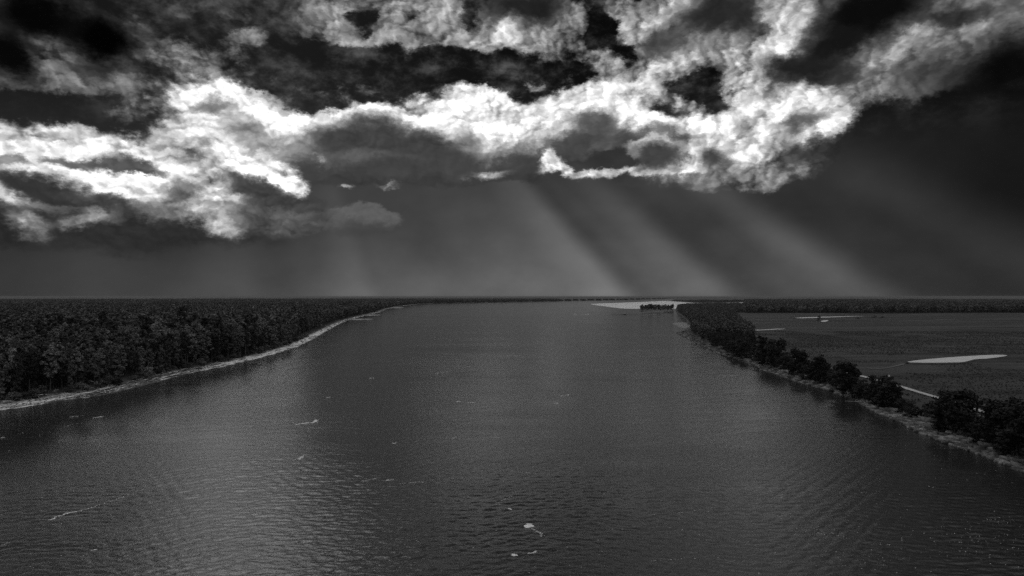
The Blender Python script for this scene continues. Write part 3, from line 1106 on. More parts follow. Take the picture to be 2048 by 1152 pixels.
def instancer(name, pts3, scale, rot, idx, variants, label, scale_z=None):
    """One object of uncountable plants: points carrying copies of a few tree shapes."""
    src = bpy.data.collections.new(name + '_shapes')
    for i, (t, c) in enumerate(variants):
        me = t.copy() if t is not None else None
        e = bpy.data.objects.new('%s_shape_%02d' % (name, i), None)
        v0 = np.zeros(len(c.vertices) * 3, np.float32)
        c.vertices.foreach_get('co', v0)
        f0 = np.zeros(len(c.polygons) * 4, np.int32)
        c.polygons.foreach_get('vertices', f0)
        parts = [(v0.reshape(-1, 3), f0.reshape(-1, 4))]
        ntri = len(f0) // 4
        if t is not None:
            v1 = np.zeros(len(t.vertices) * 3, np.float32)
            t.vertices.foreach_get('co', v1)
            f1 = np.zeros(len(t.polygons) * 4, np.int32)
            t.polygons.foreach_get('vertices', f1)
            parts.append((v1.reshape(-1, 3), f1.reshape(-1, 4)))
        v, f = join(parts)
        me = mesh_np('%s_shape_%02d' % (name, i), v, f, c.materials[0])
        if t is not None:
            me.materials.append(t.materials[0])
            mi = np.zeros(len(f), np.int32)
            mi[ntri:] = 1
            me.polygons.foreach_set('material_index', mi)
        bpy.data.objects.remove(e)
        src.objects.link(bpy.data.objects.new('%s_shape_%02d' % (name, i), me))
    me = bpy.data.meshes.new(name)
    me.vertices.add(len(pts3))
    me.vertices.foreach_set('co', np.asarray(pts3, np.float32).ravel())
    for nm, ty, v in (('size', 'FLOAT_VECTOR', np.stack([scale, scale, scale if scale_z is None else scale_z], 1)),
                      ('turn', 'FLOAT_VECTOR', np.stack([0 * rot, 0 * rot, rot], 1)), ('pick', 'INT', idx)):
        a = me.attributes.new(nm, ty, 'POINT')
        a.data.foreach_set('vector' if ty == 'FLOAT_VECTOR' else 'value', np.asarray(v, np.float32 if ty != 'INT' else np.int32).ravel())
    o = link(bpy.data.objects.new(name, me))
    ng = bpy.data.node_groups.new(name + '_spread', 'GeometryNodeTree')
    ng.interface.new_socket('Geometry', in_out='INPUT', socket_type='NodeSocketGeometry')
    ng.interface.new_socket('Geometry', in_out='OUTPUT', socket_type='NodeSocketGeometry')
    gi, go = ng.nodes.new('NodeGroupInput'), ng.nodes.new('NodeGroupOutput')
    iop = ng.nodes.new('GeometryNodeInstanceOnPoints')
    ci = ng.nodes.new('GeometryNodeCollectionInfo')
    ci.inputs['Collection'].default_value = src
    ci.inputs['Separate Children'].default_value = True
    iop.inputs['Pick Instance'].default_value = True
    ng.links.new(gi.outputs[0], iop.inputs['Points'])
    ng.links.new(ci.outputs[0], iop.inputs['Instance'])
    for nm, ty, sock in (('size', 'FLOAT_VECTOR', 'Scale'), ('turn', 'FLOAT_VECTOR', 'Rotation'), ('pick', 'INT', 'Instance Index')):
        na = ng.nodes.new('GeometryNodeInputNamedAttribute')
        na.data_type = ty
        na.inputs['Name'].default_value = nm
        ng.links.new(na.outputs['Attribute'], iop.inputs[sock])
    ng.links.new(iop.outputs[0], go.inputs[0])
    md = o.modifiers.new('spread', 'NODES')
    md.node_group = ng
    return tag(o, label, None, None, 'stuff')


def forest_points(lo, hi, step, seed, inland=17.0):
    """Tree positions of the left forest between two distances."""
    p = scatter(-hi * .86, hi * .2, lo * .6, hi, step, seed)
    d = np.hypot(p[:, 0], p[:, 1])
    p = p[(d >= lo) & (d < hi) & in_view(p[:, 0], p[:, 1], 5)]
    l, r = shore_dist(p)
    edge = inland + 15 * (fnoise(p[:, 0] / 40, p[:, 1] / 40, 21, 2) - .5)
    return p[l > edge], l[l > edge]


near_p, near_l = forest_points(300, 900, 6.7, 1)
order = np.argsort(near_l - 18 * fnoise(near_p[:, 0] / 15, near_p[:, 1] / 15, 2, 1) + np.hypot(near_p[:, 0], near_p[:, 1]) * .10)
front, rest = order[:250], order[250:]
gz = ground_z(near_p)
tall = .62 + .70 * fnoise(near_p[:, 0] / 45, near_p[:, 1] / 45, 40, 3) + rng.normal(0, .085, len(near_p))
tall = np.where(rng.random(len(near_p)) < .07, tall * 1.25, tall)      # trees that stand out above the rest
# trees dwindle where the forest runs down to the beach in the foreground
tall = np.where(near_l < 26, tall * .9, tall)


def stretch(x, y):
    px = 1024 + FOC * x / y
    for lim, words in ((95, 'at the far left behind the bent grey snag'), (155, 'among the thin bare trunks at the left'), (260, 'behind the pale fallen tree'),
                       (420, 'above the dark broken stretch of beach'), (560, 'above the near half of the bright beach')):
        if px < lim:
            return words
    return 'above the far end of the bright beach'


for i in front:
    plant('forest_tree', NEAR[int(rng.integers(8))], near_p[i, 0], near_p[i, 1], gz[i] - .2, tall[i] * rng.uniform(.75, 1.1), rng.uniform(0, 6.28),
          'tall forest edge tree ' + stretch(*near_p[i]), 'tree', 'trees along the edge of the left forest', tall[i])
instancer('forest', np.column_stack([near_p[rest], gz[rest] - .2]), tall[rest] * rng.uniform(.75, 1.25, len(rest)), rng.uniform(0, 6.28, len(rest)),
          rng.integers(0, 8, len(rest)), NEAR, 'dense leafy forest filling the left bank', tall[rest])

mp, ml = forest_points(900, 3000, 9.6, 2, 20)
mz = np.full(len(mp), LTOP - .3)
mt = .62 + .72 * fnoise(mp[:, 0] / 60, mp[:, 1] / 60, 41, 3) + rng.normal(0, .09, len(mp))
fp, fl = forest_points(3000, 9000, 19, 3, 20)
ft = .86 + .34 * fnoise(fp[:, 0] / 120, fp[:, 1] / 120, 42, 3) + rng.normal(0, .07, len(fp))
pts3 = np.concatenate([np.column_stack([mp, mz]), np.column_stack([fp, np.full(len(fp), LTOP - .3)])])
sc = np.concatenate([mt * rng.uniform(.85, 1.5, len(mt)), ft * 2.1])
sz = np.concatenate([mt, ft])
instancer('distant_forest', pts3, sc, rng.uniform(0, 6.28, len(sc)), rng.integers(0, 6, len(sc)), MID,
          'far forest on the left bank fading towards the horizon', sz)

# ---- woods on the right bank: the point, and the wood behind the meadow
POINT = [(1354, 639), (1352, 622), (1356, 615), (1390, 613), (1445, 612.5), (1470, 616), (1466, 628), (1476, 640), (1484, 652), (1500, 668),
         (1512, 688), (1500, 706), (1462, 703), (1432, 692), (1400, 676), (1384, 664), (1388, 652), (1380, 644)]
point_poly = [gp(x, y, RTOP) for x, y in POINT]
pp = scatter(150, 1500, 700, 5200, 9.0, 5)
pd = signed_dist(pp, point_poly)
l, r = shore_dist(pp)
ok = (pd > 0) & (r > 8)
pp = pp[ok]
dist = np.hypot(pp[:, 0], pp[:, 1])
o_ = np.argsort(dist)
pn, pf = o_[:90], o_[90:]
pt = .50 + .28 * fnoise(pp[:, 0] / 40, pp[:, 1] / 40, 44, 2)
pz = ground_z(pp)
for i in pn:
    plant('grove_tree', BANK[int(rng.integers(5))], pp[i, 0], pp[i, 1], pz[i] - .2, pt[i] * 1.15, rng.uniform(0, 6.28),
          'dark round tree in the thick grove on the right bank point', 'tree', 'trees of the grove on the right bank point', pt[i] * 1.15)
instancer('point_wood', np.column_stack([pp[pf], pz[pf] - .2]), pt[pf] * 1.1, rng.uniform(0, 6.28, len(pf)), rng.integers(0, 6, len(pf)), MID,
          'dense wood on the point of the right bank', pt[pf])

rp = scatter(400, 8500, 1500, 9000, 15.0, 6)
rl, rr = shore_dist(rp)
dist = np.hypot(rp[:, 0], rp[:, 1])
edge = gp(1700, 626, RTOP)[1] + 130 * (fnoise(rp[:, 0] / 260, rp[:, 1] * 0, 51, 3) - .5)
ok = (rr > 25) & (rp[:, 1] > edge) & (dist < 9000) & in_view(rp[:, 0], rp[:, 1], 4)
ok &= (dist < 4200) | (rng.random(len(rp)) < .35)
rp, dist = rp[ok], dist[ok]
rt = .72 + .44 * fnoise(rp[:, 0] / 130, rp[:, 1] / 130, 52, 3) + rng.normal(0, .05, len(rp))
rt = np.where(1024 + FOC * rp[:, 0] / rp[:, 1] < 1490, rt * .55, rt)
big = np.where(dist < 4200, 1.6, 2.8)
instancer('meadow_wood', np.column_stack([rp, np.full(len(rp), RTOP - .3)]), rt * big, rng.uniform(0, 6.28, len(rp)), rng.integers(0, 6, len(rp)), MID,
          'long dark wood along the far side of the right meadow', rt)

# canopy of the farthest woods, up to the horizon
canopy_mat = plain('far_canopy', 0.06, 0.11, 0.012, 0.8, 0.1)
rows = CAM_H * FOC / np.concatenate([np.arange(11, 5, -.25), np.arange(5, .9, -.12)])
cx, cy, cq = polar(rows, np.radians(np.arange(-48, 48, .1)))
cl_, cr_ = shore_dist(np.stack([cx, cy], 1))
for nm, s_, lab in (('left_horizon_forest', cl_, 'hazy band of forest along the horizon left of the bend'),
                    ('right_horizon_forest', cr_, 'hazy band of forest along the horizon at the right')):
    cz = np.where(s_ > 40, 21 + 9 * (fnoise(cx / 90, cy / 160, 61, 3) - .3), 1.5)
    m = (s_[cq] > 10).all(1)
    c2, q2, _ = keep(np.stack([cx, cy, cz], 1), cq, m, {})
    tag(link(bpy.data.objects.new(nm, mesh_np(nm, c2, q2, canopy_mat))), lab, None, None, 'stuff')

# ---- islet trees
k = 0
for row, (ya, n) in enumerate(((618.2, 26), (619.4, 26), (620.7, 24))):
    for j in range(n):
        px = 1281 + (1347 - 1281) * (j + .5 + rng.uniform(-.3, .3)) / n
        x, y = gp(px, ya + rng.uniform(-.4, .4), 1.2)
        s = rng.uniform(.62, .86) * (1.15 if 1295 < px < 1312 and rng.random() < .3 else 1)
        plant('islet_tree', NEAR[int(rng.integers(8))], x, y, 1.0, s * 1.7, rng.uniform(0, 6.28),
              'small dark tree in the dense clump on the river islet', 'tree', 'trees of the clump on the islet', s)

# ---- the tree belt along the right bank, each from its base on the bank and its top in the photograph
TOP = [(1440, 668), (1480, 662), (1500, 668), (1525, 667), (1545, 672), (1562, 674), (1580, 688), (1600, 692), (1618, 712), (1640, 706), (1660, 726), (1675, 715),
       (1692, 710), (1712, 718), (1728, 742), (1748, 738), (1772, 746), (1792, 756), (1812, 792), (1850, 806), (1875, 786), (1900, 772),
       (1925, 774), (1945, 800), (1968, 794), (1995, 786), (2020, 794), (2048, 790), (2100, 795)]
BASE = [(1440, 704), (1480, 708), (1500, 713), (1550, 731), (1600, 748), (1650, 763), (1700, 785), (1750, 802), (1800, 820), (1850, 836), (1900, 856),
        (1950, 876), (2000, 892), (2048, 906), (2100, 925)]
tx, ty = np.array(TOP).T
bx, by = np.array(BASE).T
HERO = [(1524, 667, 727, 1.25), (1543, 674, 733, 1.0), (1560, 676, 735, .9), (1594, 692, 748, 1.0), (1608, 700, 750, .8), (1640, 706, 762, 1.0), (1655, 722, 764, .8),
        (1686, 711, 784, 1.15), (1704, 716, 786, 1.0), (1748, 742, 800, .8), (1772, 747, 806, 1.15), (1790, 760, 812, .8), (1898, 772, 856, 1.0), (1922, 774, 862, 1.1),
        (1985, 789, 888, 1.1), (2012, 794, 894, .95), (2040, 790, 904, 1.2), (2075, 800, 915, 1.0)]
spots = []
for px, t, b, wide in HERO:
    x, y = gp(px, b, 3.0)
    spots.append((px, x, y, (b - t) / FOC * y, wide))
px = 1462.0
while px < 2095:
    b = float(np.interp(px, bx, by)) + rng.uniform(-7, 3)
    t = float(np.interp(px, tx, ty))
    t = t + (b - t) * rng.uniform(.22, .62)
    x, y = gp(px, b, 3.0)
    h = (b - t) / FOC * y
    spots.append((px, x, y, h, rng.uniform(.9, 1.5)))
    px += max(6.0, min(h, 18) * .42 * FOC / y * rng.uniform(.4, .9))
spots.sort()
ORD = ['first', 'second', 'third', 'fourth', 'fifth', 'sixth', 'seventh', 'eighth', 'ninth', 'tenth', 'eleventh', 'twelfth', 'thirteenth', 'fourteenth',
       'fifteenth', 'sixteenth', 'seventeenth', 'eighteenth', 'nineteenth', 'twentieth']
seen = 0
for px, x, y, h, wide in reversed(spots):
    h = max(h, 3.0)
    v = int(rng.integers(5))
    zz = float(ground_z((x, y))[0])
    s = h / (16, 15, 17, 14, 18)[v]
    if px < 2040 and seen < 20:
        lab = 'dark bushy tree on the right bank, %s from the right edge of the photo' % ORD[seen]
        seen += 1
    elif px >= 2040:
        lab = 'dark bushy tree on the right bank cut off by the right frame edge'
    else:
        lab = 'dark bushy tree in the far half of the right bank tree belt'
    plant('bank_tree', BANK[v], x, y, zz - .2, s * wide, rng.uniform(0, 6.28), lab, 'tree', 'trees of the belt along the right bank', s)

# shrubs: a fringe under the belt and along the foot of the left forest
for i in range(175):
    px = rng.uniform(1420, 2095)
    b = float(np.interp(px, bx, by)) + rng.uniform(-11, 9)
    x, y = gp(px, b, 2.5)
    if shore_dist(np.array([[x, y]]))[1][0] < (14 if i % 3 == 0 else 9):
        continue
    s = rng.uniform(.55, 1.25) if i % 3 else rng.uniform(1.2, 2.1)
    plant('shrub', BUSH[int(rng.integers(4))], x, y, float(ground_z((x, y))[0]) - .15, s, rng.uniform(0, 6.28),
          'low dark shrub under the tree belt on the right bank slope', 'shrub', 'shrubs along the right bank')
lp = scatter(-420, -180, 330, 1000, 7.0, 12)
ll, _ = shore_dist(lp)
ok = (ll > 12.5) & (ll < 20) & in_view(lp[:, 0], lp[:, 1], 2)
lp = lp[ok]
lz = ground_z(lp)
for (x, y), zz in list(zip(lp, lz))[:150]:
    s = rng.uniform(.6, 1.5)
    plant('shrub', BUSH[int(rng.integers(4))], x, y, zz - .15, s, rng.uniform(0, 6.28),
          'low shrub fringing the left forest ' + stretch(x, y), 'shrub', 'shrubs along the left beach')
# bushes standing alone on the meadow
for px, py, s, sy, lab in ((1638, 641.5, 1.6, 2.6, 'dark pointed bush standing alone on the meadow beside the small bright pool'),
                           (1748, 636.0, 2.6, 1.4, 'low dark bush on the far meadow, right one of the lone bushes'),
                           (1716, 637.4, 2.4, .9, 'low dark hedge-like bush on the far meadow, middle one of the lone bushes'),
                           (1764, 636.2, 2.2, 1.0, 'flattest dark bush on the far meadow beside the low one')):
    x, y = gp(px, py, RTOP)
    plant('lone_bush', BUSH[2], x, y, float(ground_z((x, y))[0]) - .1, s, 1.0, lab, 'bush', 'lone bushes on the meadow', sy)

# ------------------------------------------------------------------ bank litter, driftwood, foam
def stone(g, r):
    v = np.array([(x, y, z) for x in (-1, 1) for y in (-1, 1) for z in (-1, 1)], float)
    v += g.normal(0, .22, v.shape)
    v *= r * np.array([1.2, 1.0, .55]) * g.uniform(.7, 1.3, 3)
    a = g.random() * 6.28
    c, s = math.cos(a), math.sin(a)
    v = np.column_stack([v[:, 0] * c - v[:, 1] * s, v[:, 0] * s + v[:, 1] * c, v[:, 2]])
    f = np.array([(0, 1, 3, 2), (4, 6, 7, 5), (0, 4, 5, 1), (2, 3, 7, 6), (0, 2, 6, 4), (1, 5, 7, 3)])
    return v, f


def stones(name, pix_line, lo, hi, n, r, mat, label, seed):
    g = np.random.default_rng(seed)
    line = np.array(pix_line)
    parts = []
    px = g.uniform(line[0, 0], line[-1, 0], n * 4)
    py = np.interp(px, line[:, 0], line[:, 1]) + g.uniform(-26, 4, n * 4)
    p = np.array([gp(a, b, .8) for a, b in zip(px, py)])
    l, rr = shore_dist(p)
    sd = np.maximum(l, rr)
    ok = np.where((sd > lo) & (sd < hi))[0][:n]
    z = ground_z(p[ok])
    for i, zz in zip(ok, z):
        v, f = stone(g, r * g.lognormal(0, .45))
        parts.append((v + np.array([p[i, 0], p[i, 1], zz + .1]), f))
    v, f = join(parts)
    return tag(link(bpy.data.objects.new(name, mesh_np(name, v, f, mat))), label, None, None, 'stuff')


rock_mat = plain('bank_rock', 0.03, 0.26, 0.25, 0.6, .4, island=.7)
stones('bank_stones', [(1356, 668), (1375, 679), (1412, 696), (1460, 715), (1500, 727), (1570, 757), (1620, 772), (1700, 797), (1750, 824), (1850, 868),
                       (1960, 909), (2060, 950)], .2, 15, 5200, .62, rock_mat, 'broken stones and rubble along the edge of the right bank', 31)


def twigs(name, pix_line, lo, hi, n, mat, label, seed, dy=(-20, 4)):
    """Drift litter: small sticks and trunks lying roughly along the shore."""
    g = np.random.default_rng(seed)
    line = np.array(pix_line)
    px = g.uniform(line[0, 0], line[-1, 0], n * 5)
    py = np.interp(px, line[:, 0], line[:, 1]) + g.uniform(dy[0], dy[1], n * 5)
    p = np.array([gp(a, b, .8) for a, b in zip(px, py)])
    l, rr = shore_dist(p)
    sd = np.maximum(l, rr)
    ok = np.where((sd > lo) & (sd < hi))[0][:n]
    z = ground_z(p[ok])
    parts = []
    for i, zz in zip(ok, z):
        ln = g.lognormal(.7, .5)
        a = g.normal(2.0, .5)
        d = np.array([math.cos(a), math.sin(a), g.uniform(-.05, .12)]) * ln
        c = np.array([p[i, 0], p[i, 1], zz + .18])
        r = ln * .05 + .05
        parts.append(tube([c - d, c + d * .1 + g.normal(0, .1, 3), c + d], [r, r * .85, r * .4], 5))
    v, f = join(parts)
    return tag(link(bpy.data.objects.new(name, mesh_np(name, v, f, mat))), label, None, None, 'stuff')


LS = [p for p in LEFT_SHORE if -50 < p[0] < 690]
twigs('left_drift_litter', LS, 2, 17, 620, plain('drift_sticks', .25, .6, 1., .7, .3, island=.5), 'pale drift sticks and litter strewn along the left beach', 32)
RS = sorted([p for p in RIGHT_SHORE if p[1] > 664 and p[0] < 2100])
twigs('right_drift_litter', RS, 1, 16, 520, plain('dark_sticks', .12, .45, 1., .7, .3, island=.5), 'sticks and drift litter on the right bank slope', 33, (-30, 4))


def bare_trunk(name, base_pix, z, tops, r, label, category, group=None, boughs=3, seed=0):
    """A pale dead trunk, standing or fallen: 'tops' are points of its axis relative to the base (metres)."""
    g = np.random.default_rng(seed)
    x, y = gp(base_pix[0], base_pix[1], z)
    zz = float(ground_z((x, y))[0])
    e = link(bpy.data.objects.new(name, None))
    e.location = (x, y, zz)
    ax = np.array([(0, 0, 0)] + list(tops), float)
    rad = np.linspace(r, r * .35, len(ax))
    tk = link(bpy.data.objects.new('trunk', mesh_np(name + '_trunk', *tube(ax, rad, 7), bark_pale, smooth=True)), e)
    for k in range(boughs):
        t = g.uniform(.45, .95) * (len(ax) - 1)
        i = int(t)
        s = ax[i] + (ax[min(i + 1, len(ax) - 1)] - ax[i]) * (t - i)
        d = ax[-1] - ax[0]
        d = d / np.linalg.norm(d) * g.uniform(.5, 1) + g.normal(0, .5, 3)
        d[2] = abs(d[2]) * .8
        ln = np.linalg.norm(ax[-1]) * g.uniform(.16, .3)
        tip = s + d * ln
        link(bpy.data.objects.new('bough', mesh_np(name + '_bough', *tube([s, (s + tip) / 2 + g.normal(0, .15, 3), tip], [r * .4, r * .28, r * .1], 5), bark_pale, smooth=True)), tk)
    return tag(e, label, category, group)


bare_trunk('bare_trunk', (107, 767), 2.0, [(.2, 0, 5), (.5, .2, 10), (.3, .2, 15)], .28, 'thin bare pale trunk at the forest edge, leftmost of the standing ones', 'dead tree', 'bare trunks at the left forest edge', 3, 1)
bare_trunk('bare_trunk', (127, 765), 2.0, [(-.2, 0, 4), (-.1, .2, 8), (.2, .2, 12)], .2, 'faint thin bare trunk just right of the leftmost pale trunk', 'dead tree', 'bare trunks at the left forest edge', 2, 2)
bare_trunk('bare_trunk', (136, 764), 2.0, [(0, 0, 4), (-.3, .2, 8), (-.2, .2, 13)], .22, 'slender bare trunk in the middle of the standing pale trunks', 'dead tree', 'bare trunks at the left forest edge', 2, 3)
bare_trunk('bare_trunk', (193, 760), 2.0, [(-.2, 0, 4), (-.5, .2, 9), (-.3, .2, 13)], .34, 'thickest standing bare pale trunk, above the fallen tree on the beach', 'dead tree', 'bare trunks at the left forest edge', 3, 4)
bare_trunk('fallen_tree', (200, 773), 1.5, [(-4, 1, 1.0), (-8, 2.5, 2.0), (-11.5, 4, 3.4)], .42, 'pale fallen tree with forked boughs lying across the left beach', 'fallen tree', None, 6, 5)
bare_trunk('drift_log', (180, 770.5), 1.5, [(-2.2, .3, .3), (-5.2, .6, .5)], .34, 'short pale log lying beside the fallen tree on the left beach', 'log', None, 1, 6)
bare_trunk('drift_log', (45, 789), 1.5, [(3, .8, 1.2), (6, 2.0, 3.2)], .22, 'bent grey snag leaning out of the undergrowth at the far left', 'log', None, 3, 7)
bare_trunk('drift_log', (1408, 692), .8, [(4, 6, .6), (9, 12, 1.0)], .4, 'pale driftwood trunk heaped on the shore of the wooded point', 'log', None, 4, 8)
bare_trunk('floating_snag', (1277, 632.6), 0.0, [(2.5, .4, .9), (6, 1, 1.0)], .6, 'small dark snag floating in the river below the long mud bar', 'snag', None, 2, 9)


# concrete mats of the bank protection at the right corner
slab_mat = plain('old_concrete', .16, .30, .5, .65, .35, island=.0)
rev = link(bpy.data.objects.new('revetment', None))
c0 = gp(1998, 915, 1.0)
rev.location = (c0[0], c0[1], 0)
tag(rev, 'pale concrete slabs protecting the bank in the lower right corner', 'revetment')
bmS = bmesh.new()
bmesh.ops.create_cube(bmS, size=1.0)
bmesh.ops.bevel(bmS, geom=bmS.edges[:], offset=.03, segments=1, affect='EDGES')
slab_me = bpy.data.meshes.new('slab')
bmS.to_mesh(slab_me)
bmS.free()
slab_me.materials.append(slab_mat)
shore = np.array([gp(*p) for p in ((1945, 902), (1960, 909), (2000, 925), (2048, 945), (2130, 985))])
seg = np.cumsum(np.r_[0, np.hypot(*np.diff(shore, axis=0).T)])
u = 1.0
while u < seg[-1] - 2:
    ln = rng.uniform(2.6, 4.4)
    cx0, cy0 = np.interp(u + ln / 2, seg, shore[:, 0]), np.interp(u + ln / 2, seg, shore[:, 1])
    ax0, ay0 = np.interp(u + ln / 2 + .5, seg, shore[:, 0]) - cx0, np.interp(u + ln / 2 + .5, seg, shore[:, 1]) - cy0
    an = math.atan2(ay0, ax0)
    # inland is to the right of the direction towards the camera
    ix, iy = -math.sin(an), math.cos(an)
    if ix < 0:
        ix, iy = -ix, -iy
    w = .9
    for row in range(4):
        wd = rng.uniform(1.7, 2.3)
        if rng.random() < .12:
            w += wd + .3
            continue
        x, y = cx0 + ix * (w + wd / 2), cy0 + iy * (w + wd / 2)
        z0 = float(ground_z((x - ix * .8, y - iy * .8))[0])
        z1 = float(ground_z((x + ix * .8, y + iy * .8))[0])
        s = link(bpy.data.objects.new('slab', slab_me), rev)
        s.location = (x - c0[0], y - c0[1], (z0 + z1) / 2 + .22)
        s.scale = (ln * .93, wd * .93, .22)
        tilt = math.atan2(z1 - z0, 1.6)
        s.rotation_euler = (tilt * (1 if (-math.sin(an)) * ix + math.cos(an) * iy > 0 else -1) + rng.normal(0, .03), rng.normal(0, .03), an + rng.normal(0, .03))
        w += wd + .12
    u += ln + rng.uniform(.1, .35)

# small white marker board behind the trees
x, y = gp(1778, 770, RTOP)
zz = float(ground_z((x, y))[0])
mk = link(bpy.data.objects.new('marker_board', None))
mk.location = (x, y, zz)
white = plain('white_paint', .75, .85, 1., .5, .4)


def box_me(name, sx, sy, sz, mat, bev=.02):
    bm = bmesh.new()
    bmesh.ops.create_cube(bm, size=1.0)
    bmesh.ops.scale(bm, vec=(sx, sy, sz), verts=bm.verts)
    bmesh.ops.bevel(bm, geom=bm.edges[:], offset=bev, segments=1, affect='EDGES')
    me = bpy.data.meshes.new(name)
    bm.to_mesh(me)
    bm.free()
    me.materials.append(mat)
    return me


pb = link(bpy.data.objects.new('board', box_me('board', 1.2, .08, 1.0, white)), mk)
pb.location = (0, -.1, 5.6)
for sx in (-.35, .35):
    po = link(bpy.data.objects.new('post', box_me('post', .12, .12, 6.0, bark_mat)), mk)
    po.location = (sx, 0, 3.0)
tag(mk, 'small white board on posts among the right bank trees', 'sign')

# torn white streaks of froth on the water, and white flecks standing for sun glints
foam_glint_mat = plain('foam_and_glint', .8, .92, 2., .7, .3)
STREAKS = [  # pixel path, half width (m), pieces
    ([(592, 849), (612, 846), (628, 845), (634, 841)], .9, 60), ([(628, 843), (634, 840)], 1.1, 26),
    ([(98, 1041), (118, 1032), (150, 1024), (182, 1016), (220, 1003), (258, 990)], .35, 90), ([(98, 1041), (122, 1030), (152, 1023)], .45, 90),
    ([(1053, 1054), (1058, 1050), (1063, 1051)], .75, 80), ([(1063, 1058), (1076, 1064), (1084, 1068), (1081, 1073)], .3, 55),
    ([(1058, 1107), (1064, 1106), (1072, 1103)], .4, 40), ([(1026, 1111), (1032, 1110)], .5, 26), ([(1019, 1017), (1021, 1020)], .45, 18),
    ([(998, 1011), (1000, 1004), (1010, 998), (1024, 993)], .22, 34), ([(598, 918), (604, 914), (606, 911)], .7, 30),
    ([(722, 963), (745, 958), (762, 955)], .3, 44), ([(772, 961), (788, 960)], .4, 26), ([(800, 967), (846, 964)], .3, 40),
    ([(186, 1100), (192, 1099)], .4, 12), ([(432, 976), (446, 975)], .3, 14), ([(140, 834), (160, 832)], .6, 18), ([(186, 836), (206, 833)], .6, 22),
    ([(120, 854), (150, 848), (170, 844)], .35, 24), ([(0, 876), (8, 875)], .6, 8), ([(912, 803), (922, 803)], .9, 12), ([(936, 805), (952, 805)], .7, 14),
    ([(1106, 807), (1116, 806)], .8, 12), ([(1118, 793), (1142, 789)], .7, 20), ([(870, 747), (896, 744)], .8, 18), ([(890, 858), (920, 850), (942, 845)], .25, 26),
    ([(902, 879), (912, 874)], .5, 16), ([(652, 795), (658, 795)], 1., 8), ([(548, 891), (554, 888)], .5, 8), ([(456, 915), (478, 916)], .35, 10),
    ([(786, 887), (792, 886)], .6, 10), ([(1444, 751), (1472, 751)], .6, 18), ([(740, 756), (748, 756)], .9, 8), ([(1145, 628), (1180, 628.5)], 4., 26),
    ([(1012, 712), (1040, 711)], 1.2, 12), ([(0, 1091), (18, 1087)], .25, 14), ([(515, 974), (575, 972)], .2, 16), ([(860, 960), (925, 956)], .22, 30),
    ([(1000, 940), (1050, 945), (1098, 947)], .25, 30), ([(1340, 1028), (1400, 1020)], .2, 14), ([(1300, 1122), (1370, 1118)], .2, 20)]
parts = []
g = np.random.default_rng(77)


def white_piece(x, y, r):
    n = 7
    a = np.sort(g.uniform(0, 6.283, n))
    rr = r * g.uniform(.4, 1.25, n)
    ring = np.column_stack([x + np.cos(a) * rr * 1.6, y + np.sin(a) * rr, np.full(n, .03)])
    v = np.vstack([ring, [[x, y, .07 + r * .14]]])
    f = np.array([(i, (i + 1) % n, n, n) for i in range(n)])
    return v, f


for path, hw, n in STREAKS:
    p = np.array(path)
    s = np.r_[0, np.cumsum(np.hypot(*np.diff(p, axis=0).T))]
    for _ in range(n):
        t = g.uniform(0, s[-1])
        x, y = gp(np.interp(t, s, p[:, 0]) + g.normal(0, .6), np.interp(t, s, p[:, 1]) + g.normal(0, .25))
        parts.append(white_piece(x + g.normal(0, hw * .4), y + g.normal(0, hw * .6), hw * g.uniform(.16, .55)))
for _ in range(520):        # stray flecks
    px, py = g.uniform(0, 2048), 640 + 512 * g.random() ** .7
    x, y = gp(px, py)
    if np.interp(py, [640, 690, 820, 1152], [720, 605, 30, -900]) < px < np.interp(py, [640, 690, 760, 945, 1152], [1330, 1380, 1560, 2030, 2600]):
        parts.append(white_piece(x, y, g.uniform(.04, .12) * (1 + y / 700)))
for cx_, cy_, sx_, sy_, n in ((1640, 1066, 60, 10, 130), (1570, 1030, 25, 5, 20), (1950, 1080, 130, 45, 150), (1560, 993, 25, 6, 16), (1990, 1040, 60, 8, 40),  # sun glints on the waves, modelled as small white pieces
                              (1750, 1115, 90, 20, 60)):
    for _ in range(n):
        x, y = gp(g.normal(cx_, sx_ * .5), min(1160, g.normal(cy_, sy_ * .5)))
        parts.append(white_piece(x, y, .035 + .10 * g.random() ** 3))
v, f = join(parts)
fd = np.hypot(v[:, 0], v[:, 1])
v[:, 2] += np.where(fd < 1100, wave_height(v[:, 0], v[:, 1], np.maximum(fd, 80.)), 0.0)
me = bpy.data.meshes.new('foam_and_glint')
me.from_pydata([tuple(p) for p in v], [], [tuple(q[:3]) for q in f])
me.materials.append(foam_glint_mat)
tag(link(bpy.data.objects.new('foam_and_glint', me)), 'white froth flecks, torn streaks and modelled sun-glint flecks scattered over the river', None, None, 'stuff')

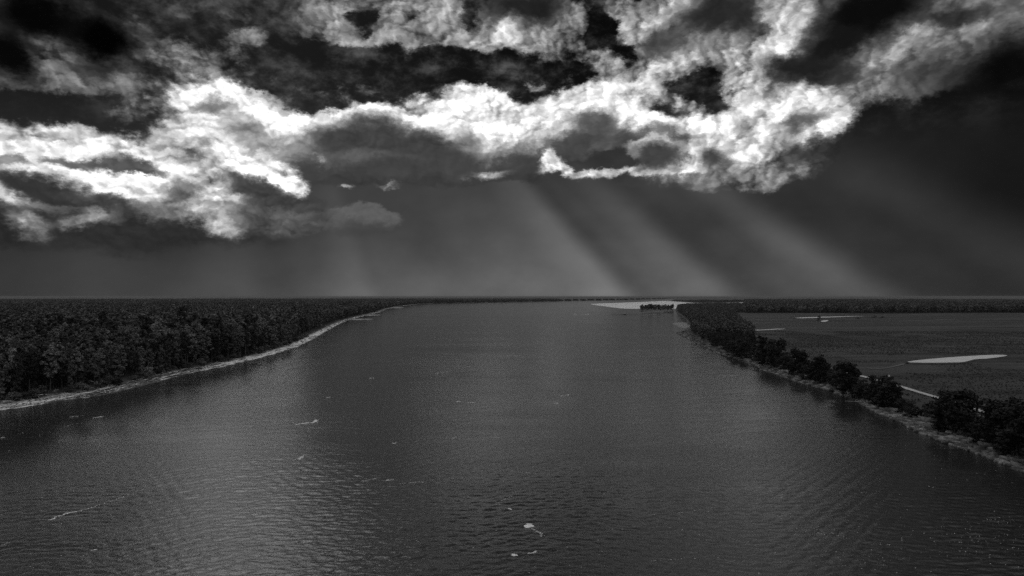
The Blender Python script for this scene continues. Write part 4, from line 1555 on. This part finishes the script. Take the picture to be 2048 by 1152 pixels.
# tussocks of marsh grass on the nearer meadow
gr = np.random.default_rng(91)
tv, tf = [], []
for k in range(9):
    a = k / 9 * 6.283 + gr.uniform(-.3, .3)
    d = np.array([math.cos(a), math.sin(a), 0])
    sd_ = np.array([-d[1], d[0], 0])
    h = gr.uniform(.35, .6)
    b = len(tv)
    tv += [d * .1 - sd_ * .12, d * .1 + sd_ * .12, d * .45 + sd_ * .05 + np.array([0, 0, h]), d * .45 - sd_ * .05 + np.array([0, 0, h])]
    tf.append((b, b + 1, b + 2, b + 3))
grass_me = mesh_np('tussock', np.array(tv), np.array(tf), plain('marsh_grass', .045, .11, .03, .8, .15))
tp = np.column_stack([gr.uniform(150, 1100, 90000), gr.uniform(260, 1100, 90000)])
_, tr = shore_dist(tp)
keepm = (tr > 24) & in_view(tp[:, 0], tp[:, 1], 2) & (fnoise(tp[:, 0] / 40, tp[:, 1] / 90, 93, 3) > .42)
pool_polys = [[gp(a, b, RTOP) for a, b in pix] for pix, _ in POOLS]
for poly in pool_polys:
    keepm &= signed_dist(tp, poly) < -1.0
tp = tp[keepm]
tz = ground_z(tp)
instancer('marsh_grass', np.column_stack([tp, tz]), gr.uniform(.5, 1.3, len(tp)), gr.uniform(0, 6.28, len(tp)), np.zeros(len(tp), int), [(None, grass_me)],
          'dark tussocky marsh grass covering the right meadow')

# ------------------------------------------------------------------ haze over the whole valley
HZ = 105000.0
hv = np.array([(x, y, z) for z in (-4.0, 72.0) for y in (-HZ, HZ) for x in (-HZ, HZ)])
hf = np.array([(0, 2, 3, 1), (4, 5, 7, 6), (0, 1, 5, 4), (2, 6, 7, 3), (0, 4, 6, 2), (1, 3, 7, 5)])
hm = bpy.data.materials.new('haze')
hm.use_nodes = True
hm.node_tree.nodes.clear()
ho = hm.node_tree.nodes.new('ShaderNodeOutputMaterial')
pv = hm.node_tree.nodes.new('ShaderNodeVolumePrincipled')
pv.inputs['Color'].default_value = (.42, .42, .42, 1)
pv.inputs['Density'].default_value = HAZE
pv.inputs['Anisotropy'].default_value = .3
hm.node_tree.links.new(pv.outputs[0], ho.inputs['Volume'])
haze = link(bpy.data.objects.new('haze', mesh_np('haze', hv, hf, hm)))
tag(haze, 'thin grey haze lying over the river valley', None, None, 'stuff')
